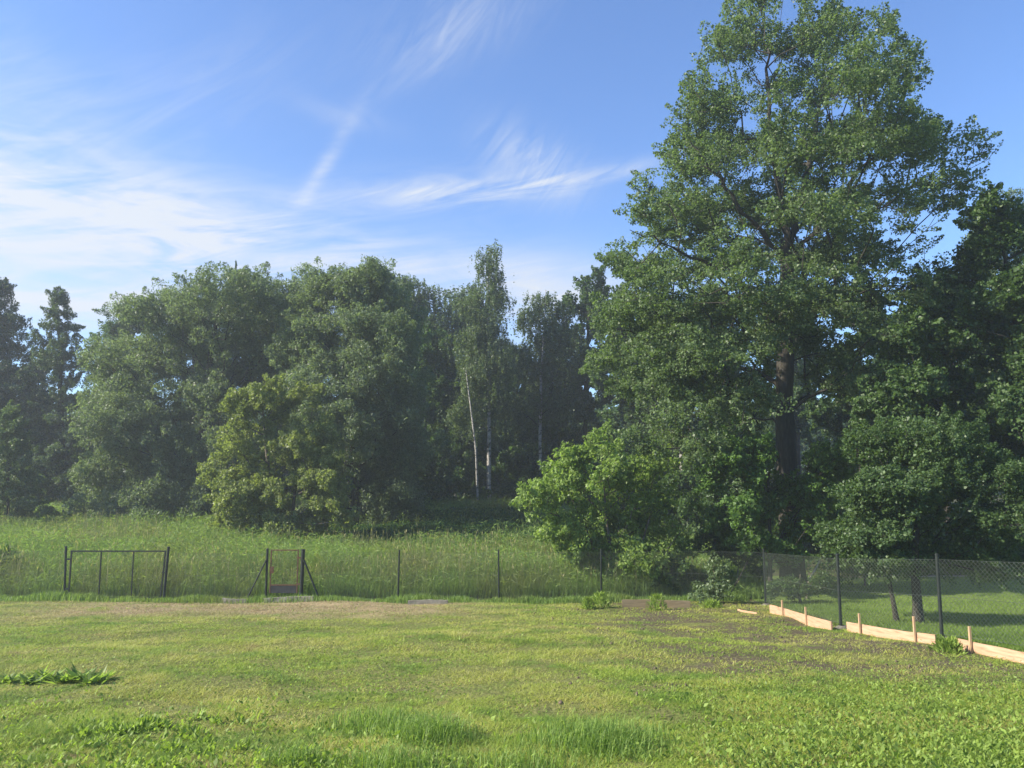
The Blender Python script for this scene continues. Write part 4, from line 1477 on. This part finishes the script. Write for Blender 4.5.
def rail_wire(parent, p, q, zs, r=0.0022):
    m = MB()
    for z in zs:
        m.tube([(p[0], p[1], p[2] + z), (q[0], q[1], q[2] + z)], r, 4)
    return m.build('tension_wire', M['paintwire'], parent)


def post_part(parent, x, y, z, h, r=0.028, lean=0.0, footing=True):
    m = MB()
    m.tube([(x, y, z - 0.3), (x + lean * 0.5, y, z + h * 0.5), (x + lean, y, z + h - 0.012), (x + lean, y, z + h)], [r, r, r, r * 0.7], 10)
    o = m.build('post', M['steel'], parent)
    cp = MB()
    cp.tube([(x + lean, y, z + h + 0.001), (x + lean, y, z + h + 0.02), (x + lean, y, z + h + 0.032)], [r * 1.15, r * 1.1, r * 0.4], 10).build('post_cap', M['steel'], o)
    if footing:
        f = MB()
        rr = [0.16, 0.15, 0.11, 0.05]
        f.tube([(x, y, z - 0.1), (x + 0.01, y, z + 0.02), (x, y, z + 0.05), (x, y, z + 0.065)], rr, 9).build('footing', M['footing'], o)
    return o


YB = 24.5


def bx(px, y=YB):
    return (px - 512) / F_PX * y / 1.025


# back fence, plain stretch
o0 = (bx(398), YB, 0.0)
fence = empty('chain_link_fence', o0, 'back chain-link fence with thin dark posts in front of the tall meadow grass', 'fence')
px_posts = [319, 398, 499, 601, 690]
pp = []
for px in px_posts:
    x = bx(px)
    z = gz(x, YB)
    pp.append((x - o0[0], 0, z))
for i, (px, p) in enumerate(zip(px_posts, pp)):
    if px not in (319, 690):
        post_part(fence, p[0], p[1], p[2], 1.55, 0.026, [0, 0.02, -0.02, 0.02, 0.0][i], False)
corner_xy = (7.20, 22.66)
pp.append((corner_xy[0] - o0[0], corner_xy[1] - YB, gz(*corner_xy)))
for a, b_ in zip(pp[:-1], pp[1:]):
    chain_link('wire_mesh', a, b_, 0.05, 1.48, 0.075, 0.0016, fence)
    rail_wire(fence, a, b_, (0.08, 0.8, 1.48))
# stretch between the gates and left of the wide gate
fl = empty('chain_link_fence', (bx(215), YB, 0), 'short chain-link stretch between the wide gate and the narrow gate', 'fence')
xa, xb = bx(170) - bx(215), bx(262) - bx(215)
a, b_ = (xa, 0, gz(bx(170), YB)), (xb, 0, gz(bx(262), YB))
chain_link('wire_mesh', a, b_, 0.05, 1.45, 0.075, 0.0016, fl)
rail_wire(fl, a, b_, (0.08, 0.8, 1.46))
fl = empty('chain_link_fence', (bx(20), YB, 0), 'chain-link fence running out of the picture left of the wide gate', 'fence')
a, b_ = (bx(62) - bx(20), 0, gz(bx(62), YB)), (bx(-60) - bx(20), 0, gz(bx(-60), YB))
chain_link('wire_mesh', b_, a, 0.05, 1.45, 0.075, 0.0016, fl)
rail_wire(fl, a, b_, (0.08, 0.8, 1.46))
post_part(fl, b_[0], 0, b_[2], 1.55, 0.028, 0, False)

# wide double gate on the left
ox = bx(116)
gate = empty('wide_gate', (ox, YB, gz(ox, YB)), 'wide dark metal gate filled with wire at the left of the back fence', 'gate')


def lx(px):
    return bx(px) - ox


post_part(gate, lx(65), 0, 0, 1.62, 0.034, -0.06, False)
post_part(gate, lx(164), 0, 0, 1.60, 0.040, 0.07, False)
m = MB()
x0, x1, zt, zb = lx(69), lx(161.5), 1.47, 0.10
m.bar((x0, 0, zb), (x0, 0, zt), 0.04, 0.04).bar((x1 - 0.02, 0, zb), (x1 + 0.06, 0, zt), 0.04, 0.04)
m.bar((x0 - 0.02, 0, zt + 0.022), (x1 + 0.08, 0, zt + 0.022), 0.04, 0.042).bar((x0 - 0.02, 0, zb - 0.022), (x1, 0, zb - 0.022), 0.04, 0.042)
m.build('gate_frame', M['steel'], gate)
for px in (99, 131.5):
    MB().bar((lx(px), 0, zb + 0.001), (lx(px), 0, zt - 0.001), 0.026 if px > 100 else 0.036, 0.03).build('gate_bar', M['steel'], gate)
chain_link('wire_mesh', (x0 + 0.03, 0.02, 0), (x1 - 0.03, 0.02, 0), zb, zt, 0.075, 0.0014, gate)
for zz in (0.35, 1.25):
    MB().bar((lx(65) + 0.02, -0.03, zz), (x0 + 0.03, -0.03, zz), 0.02, 0.05).build('hinge', M['steel'], gate)
h = MB()
h.bar((x1 + 0.0, -0.03, 0.85), (x1 + 0.12, -0.05, 0.85), 0.03, 0.02)
h.build('handle', M['steel'], gate)

# narrow gate with braced posts
ox = bx(284)
gate = empty('narrow_gate', (ox, YB, gz(ox, YB)), 'narrow rusty-framed garden gate between two posts with slanting braces', 'gate')
pl = post_part(gate, lx(266), 0, 0, 1.60, 0.036, 0.0, False)
pr_ = post_part(gate, lx(301), 0, 0, 1.58, 0.058, 0.03, False)
MB().tube([(lx(248), -0.05, 0.12), (lx(265.5), -0.045, 1.28)], 0.024, 8).build('brace', M['steel'], gate)
MB().tube([(lx(320), -0.05, 0.10), (lx(303), -0.065, 1.32)], 0.028, 8).build('brace', M['steel'], gate)
m = MB()
x0, x1 = lx(270), lx(297)
m.bar((x0, 0, 0.28), (x0, 0, 1.56), 0.034, 0.034).bar((x1, 0, 0.28), (x1, 0, 1.56), 0.034, 0.034)
m.bar((x0 - 0.017, 0, 1.578), (x1 + 0.017, 0, 1.578), 0.034, 0.035).bar((x0 + 0.018, 0, 0.52), (x1 - 0.018, 0, 0.52), 0.034, 0.04)
m.build('gate_frame', M['rust'], gate)
MB().bar(((x0 + x1) / 2 - 0.42, 0.0, 0.385), ((x0 + x1) / 2 + 0.42, 0.0, 0.385), 0.02, 0.22).build('kick_panel', M['sheet'], gate)
chain_link('wire_mesh', (x0 + 0.02, 0.02, 0), (x1 - 0.02, 0.02, 0), 0.55, 1.55, 0.06, 0.0014, gate)
for zz in (0.55, 1.35):
    MB().bar((x1 - 0.02, -0.035, zz), (lx(301), -0.035, zz), 0.02, 0.05).build('hinge', M['rust'], gate)
MB().bar((x0 - 0.02, -0.03, 0.98), (x0 + 0.10, -0.03, 0.98), 0.03, 0.20).build('lock_box', M['rust'], gate)

# side fence on the right
sp_ = [(7.22, 22.6), (7.10, 17.2), (8.03, 14.9), (8.95, 12.5)]
oxy = sp_[1]
sf = empty('chain_link_fence', (oxy[0], oxy[1], 0), 'right side chain-link fence with sturdy dark posts and clear diamond wire', 'fence')
loc = [(x - oxy[0], y - oxy[1], gz(x, y)) for x, y in sp_]
for i, p in enumerate(loc):
    post_part(sf, *p, 1.56, 0.033 if i else 0.03, 0, True)
chain = loc
for a, b_ in zip(chain[:-1], chain[1:]):
    chain_link('wire_mesh', a, b_, 0.10, 1.47, 0.085, 0.0026, sf, 'wire')
    rail_wire(sf, a, b_, (0.11, 0.8, 1.475), 0.0028)


# fresh planks along the right fence with their stakes
def plank(name, label, pa, pb, h, th, mat, group, seed):
    (xa, ya), (xb, yb) = pa, pb
    za, zb_ = gz(xa, ya), gz(xb, yb)
    ox_, oy_ = (xa + xb) / 2, (ya + yb) / 2
    rr = np.random.RandomState(seed)
    N = 12
    d = np.array([xb - xa, yb - ya])
    nrm = np.array([-d[1], d[0]]) / np.linalg.norm(d)
    V, Fc = [], []
    for i in range(N + 1):
        t = i / N
        c = np.array([xa, ya]) + d * t
        wob = nrm * 0.012 * math.sin(t * 5 + seed)
        zb0 = za + (zb_ - za) * t - 0.05
        top = h * (1 + 0.06 * math.sin(t * 4 + seed)) + rr.uniform(-0.006, 0.006)
        for sgn, zz in ((-1, 0), (1, 0), (1, top), (-1, top)):
            pxy = c + wob + nrm * sgn * th / 2
            V.append((pxy[0] - ox_, pxy[1] - oy_, zb0 + zz))
    for i in range(N):
        for k in range(4):
            k2 = (k + 1) % 4
            Fc.append((i * 4 + k, (i + 1) * 4 + k, (i + 1) * 4 + k2, i * 4 + k2))
    Fc += [(0, 1, 2, 3), (N * 4 + 3, N * 4 + 2, N * 4 + 1, N * 4)]
    bm = bmesh.new()
    vs = [bm.verts.new(v) for v in V]
    for f in Fc:
        bm.faces.new([vs[k] for k in f])
    bmesh.ops.recalc_face_normals(bm, faces=bm.faces)
    me_ = bpy.data.meshes.new(name)
    bm.to_mesh(me_)
    bm.free()
    me_.materials.append(M[mat])
    o = link(name, me_, None, (ox_, oy_, 0))
    return tag(o, label, 'board', group)


G1 = 'fresh planks along the right fence'
pa, pb = on_ground(770, 613), on_ground(832, 630)
p1 = (pa, pb)
plank('wooden_plank', 'fresh orange plank on edge below the corner post, farthest of the three in the row', pa, pb, 0.25, 0.03, 'plank', G1, 1)
p2 = (on_ground(847, 631), on_ground(936, 646))
plank('wooden_plank', 'fresh orange plank on edge between the two sturdy fence posts', *p2, 0.24, 0.03, 'plank', G1, 2)
p3 = (on_ground(957, 651), on_ground(1090, 674))
plank('wooden_plank', 'fresh orange plank on edge running out of the picture at the right', *p3, 0.24, 0.03, 'plank', G1, 3)


PLANKS = [p1, p2, p3]


def stake(label, px, py, h, lean=0.0):
    x, y = on_ground(px, py)
    best = None
    for pa_, pb_ in PLANKS:
        A_, B_ = np.array(pa_), np.array(pb_)
        t_ = np.clip(np.dot(np.array([x, y]) - A_, B_ - A_) / np.dot(B_ - A_, B_ - A_), 0, 1)
        c_ = A_ + (B_ - A_) * t_
        d_ = np.hypot(x - c_[0], y - c_[1])
        if best is None or d_ < best[0]:
            n_ = np.array([-(B_ - A_)[1], (B_ - A_)[0]])
            n_ /= np.linalg.norm(n_)
            if np.dot(n_, -c_) < 0:
                n_ = -n_
            best = (d_, c_ + n_ * 0.048)
    x, y = best[1]
    z = gz(x, y)
    mb = MB()
    mb.bar((0, 0, -0.12), (lean, 0, h), 0.042, 0.03)
    o = mb.build('wooden_stake', M['stake'])
    o.location = (x, y, z)
    tag(o, label, 'stake', 'wooden stakes pinning the planks')


stake('short stake at the far end of the farthest fresh plank', 771, 617, 0.38)
stake('short stake near the middle of the farthest fresh plank', 792, 623.5, 0.40)
stake('wooden stake near the left end of the plank between the sturdy posts', 849, 634, 0.40)
stake('tallest wooden stake, near the right end of the plank between the sturdy posts', 901, 643.5, 0.46)
stake('wooden stake pinning the plank that runs out at the right', 959, 654.5, 0.42)

G2 = 'old boards and kerbs along the back fence'
for a_, b_2, py, hh, mt, lab in [(622, 690, 608, 0.26, 'oldplank', 'old brown board on edge in the shade below the light-green shrub'),
                                 (222, 246, 602, 0.2, 'concrete', 'short grey concrete kerb piece left of the narrow gate'),
                                 (263, 313, 602, 0.2, 'concrete', 'grey concrete kerb under the narrow gate'),
                                 (408, 448, 603, 0.17, 'concrete', 'grey kerb piece half sunk in grass right of the first plain post'),
                                 (738, 757, 611, 0.10, 'plank', 'short pale board end lying in the grass beside the corner post')]:
    q1, q2 = on_ground(a_, py), on_ground(b_2, py + (3 if mt == 'plank' else 0))
    plank('kerb_board', lab, q1, q2, hh, 0.06 if mt == 'concrete' else 0.035, mt, G2, a_)


# dead sticks
def stick(label, pts, r, mat='deadwood', twigs=()):
    b0 = np.array(pts[0])
    mb = MB()
    mb.tube([np.array(p) - b0 for p in pts], np.linspace(r, r * 0.5, len(pts)), 7)
    for tw in twigs:
        mb.tube([np.array(p) - b0 for p in tw], np.linspace(r * 0.6, r * 0.3, len(tw)), 6)
    o = mb.build('dead_branch', M[mat])
    o.location = tuple(b0)
    return tag(o, label, 'branch')


f0 = gp(806, 25.0)
stick('pale dead branch leaning against the right side of the huge alder trunk', [f0, tuple(at(809, 580, 25.0)), tuple(at(815, 570, 25.1)), tuple(at(820, 560, 25.3))], 0.045, 'deadwood',
      [[tuple(at(811, 577, 25.0)), tuple(at(818, 583, 24.9)), tuple(at(822, 590, 24.8))]])
f0 = gp(727, 25.2)
stick('thin dark stick leaning in the shrubs left of the corner post', [f0, tuple(at(738, 580, 25.2)), tuple(at(748, 561, 25.2))], 0.03, 'bark')

# ------------------------------------------------------------------ haze
if HAZE:
    bm = bmesh.new()
    bmesh.ops.create_cube(bm, size=1.0)
    for v in bm.verts:
        v.co = Vector((v.co.x * 260, 45 + v.co.y * 130, -2.5 + (v.co.z + 0.5) * 32))
    me_ = bpy.data.meshes.new('haze')
    bm.to_mesh(me_)
    bm.free()
    hm = bpy.data.materials.new('haze_air')
    hm.use_nodes = True
    t = NT(hm.node_tree)
    pv = t.n('ShaderNodeVolumePrincipled')
    pv.inputs['Color'].default_value = (0.82, 0.90, 1.0, 1)
    pv.inputs['Density'].default_value = HAZE
    pv.inputs['Anisotropy'].default_value = 0.35
    o_ = t.n('ShaderNodeOutputMaterial')
    t.l(pv.outputs[0], o_.inputs['Volume'])
    me_.materials.append(hm)
    tag(link('haze', me_), 'thin bluish summer air between the camera and the wood', 'haze', kind='stuff')
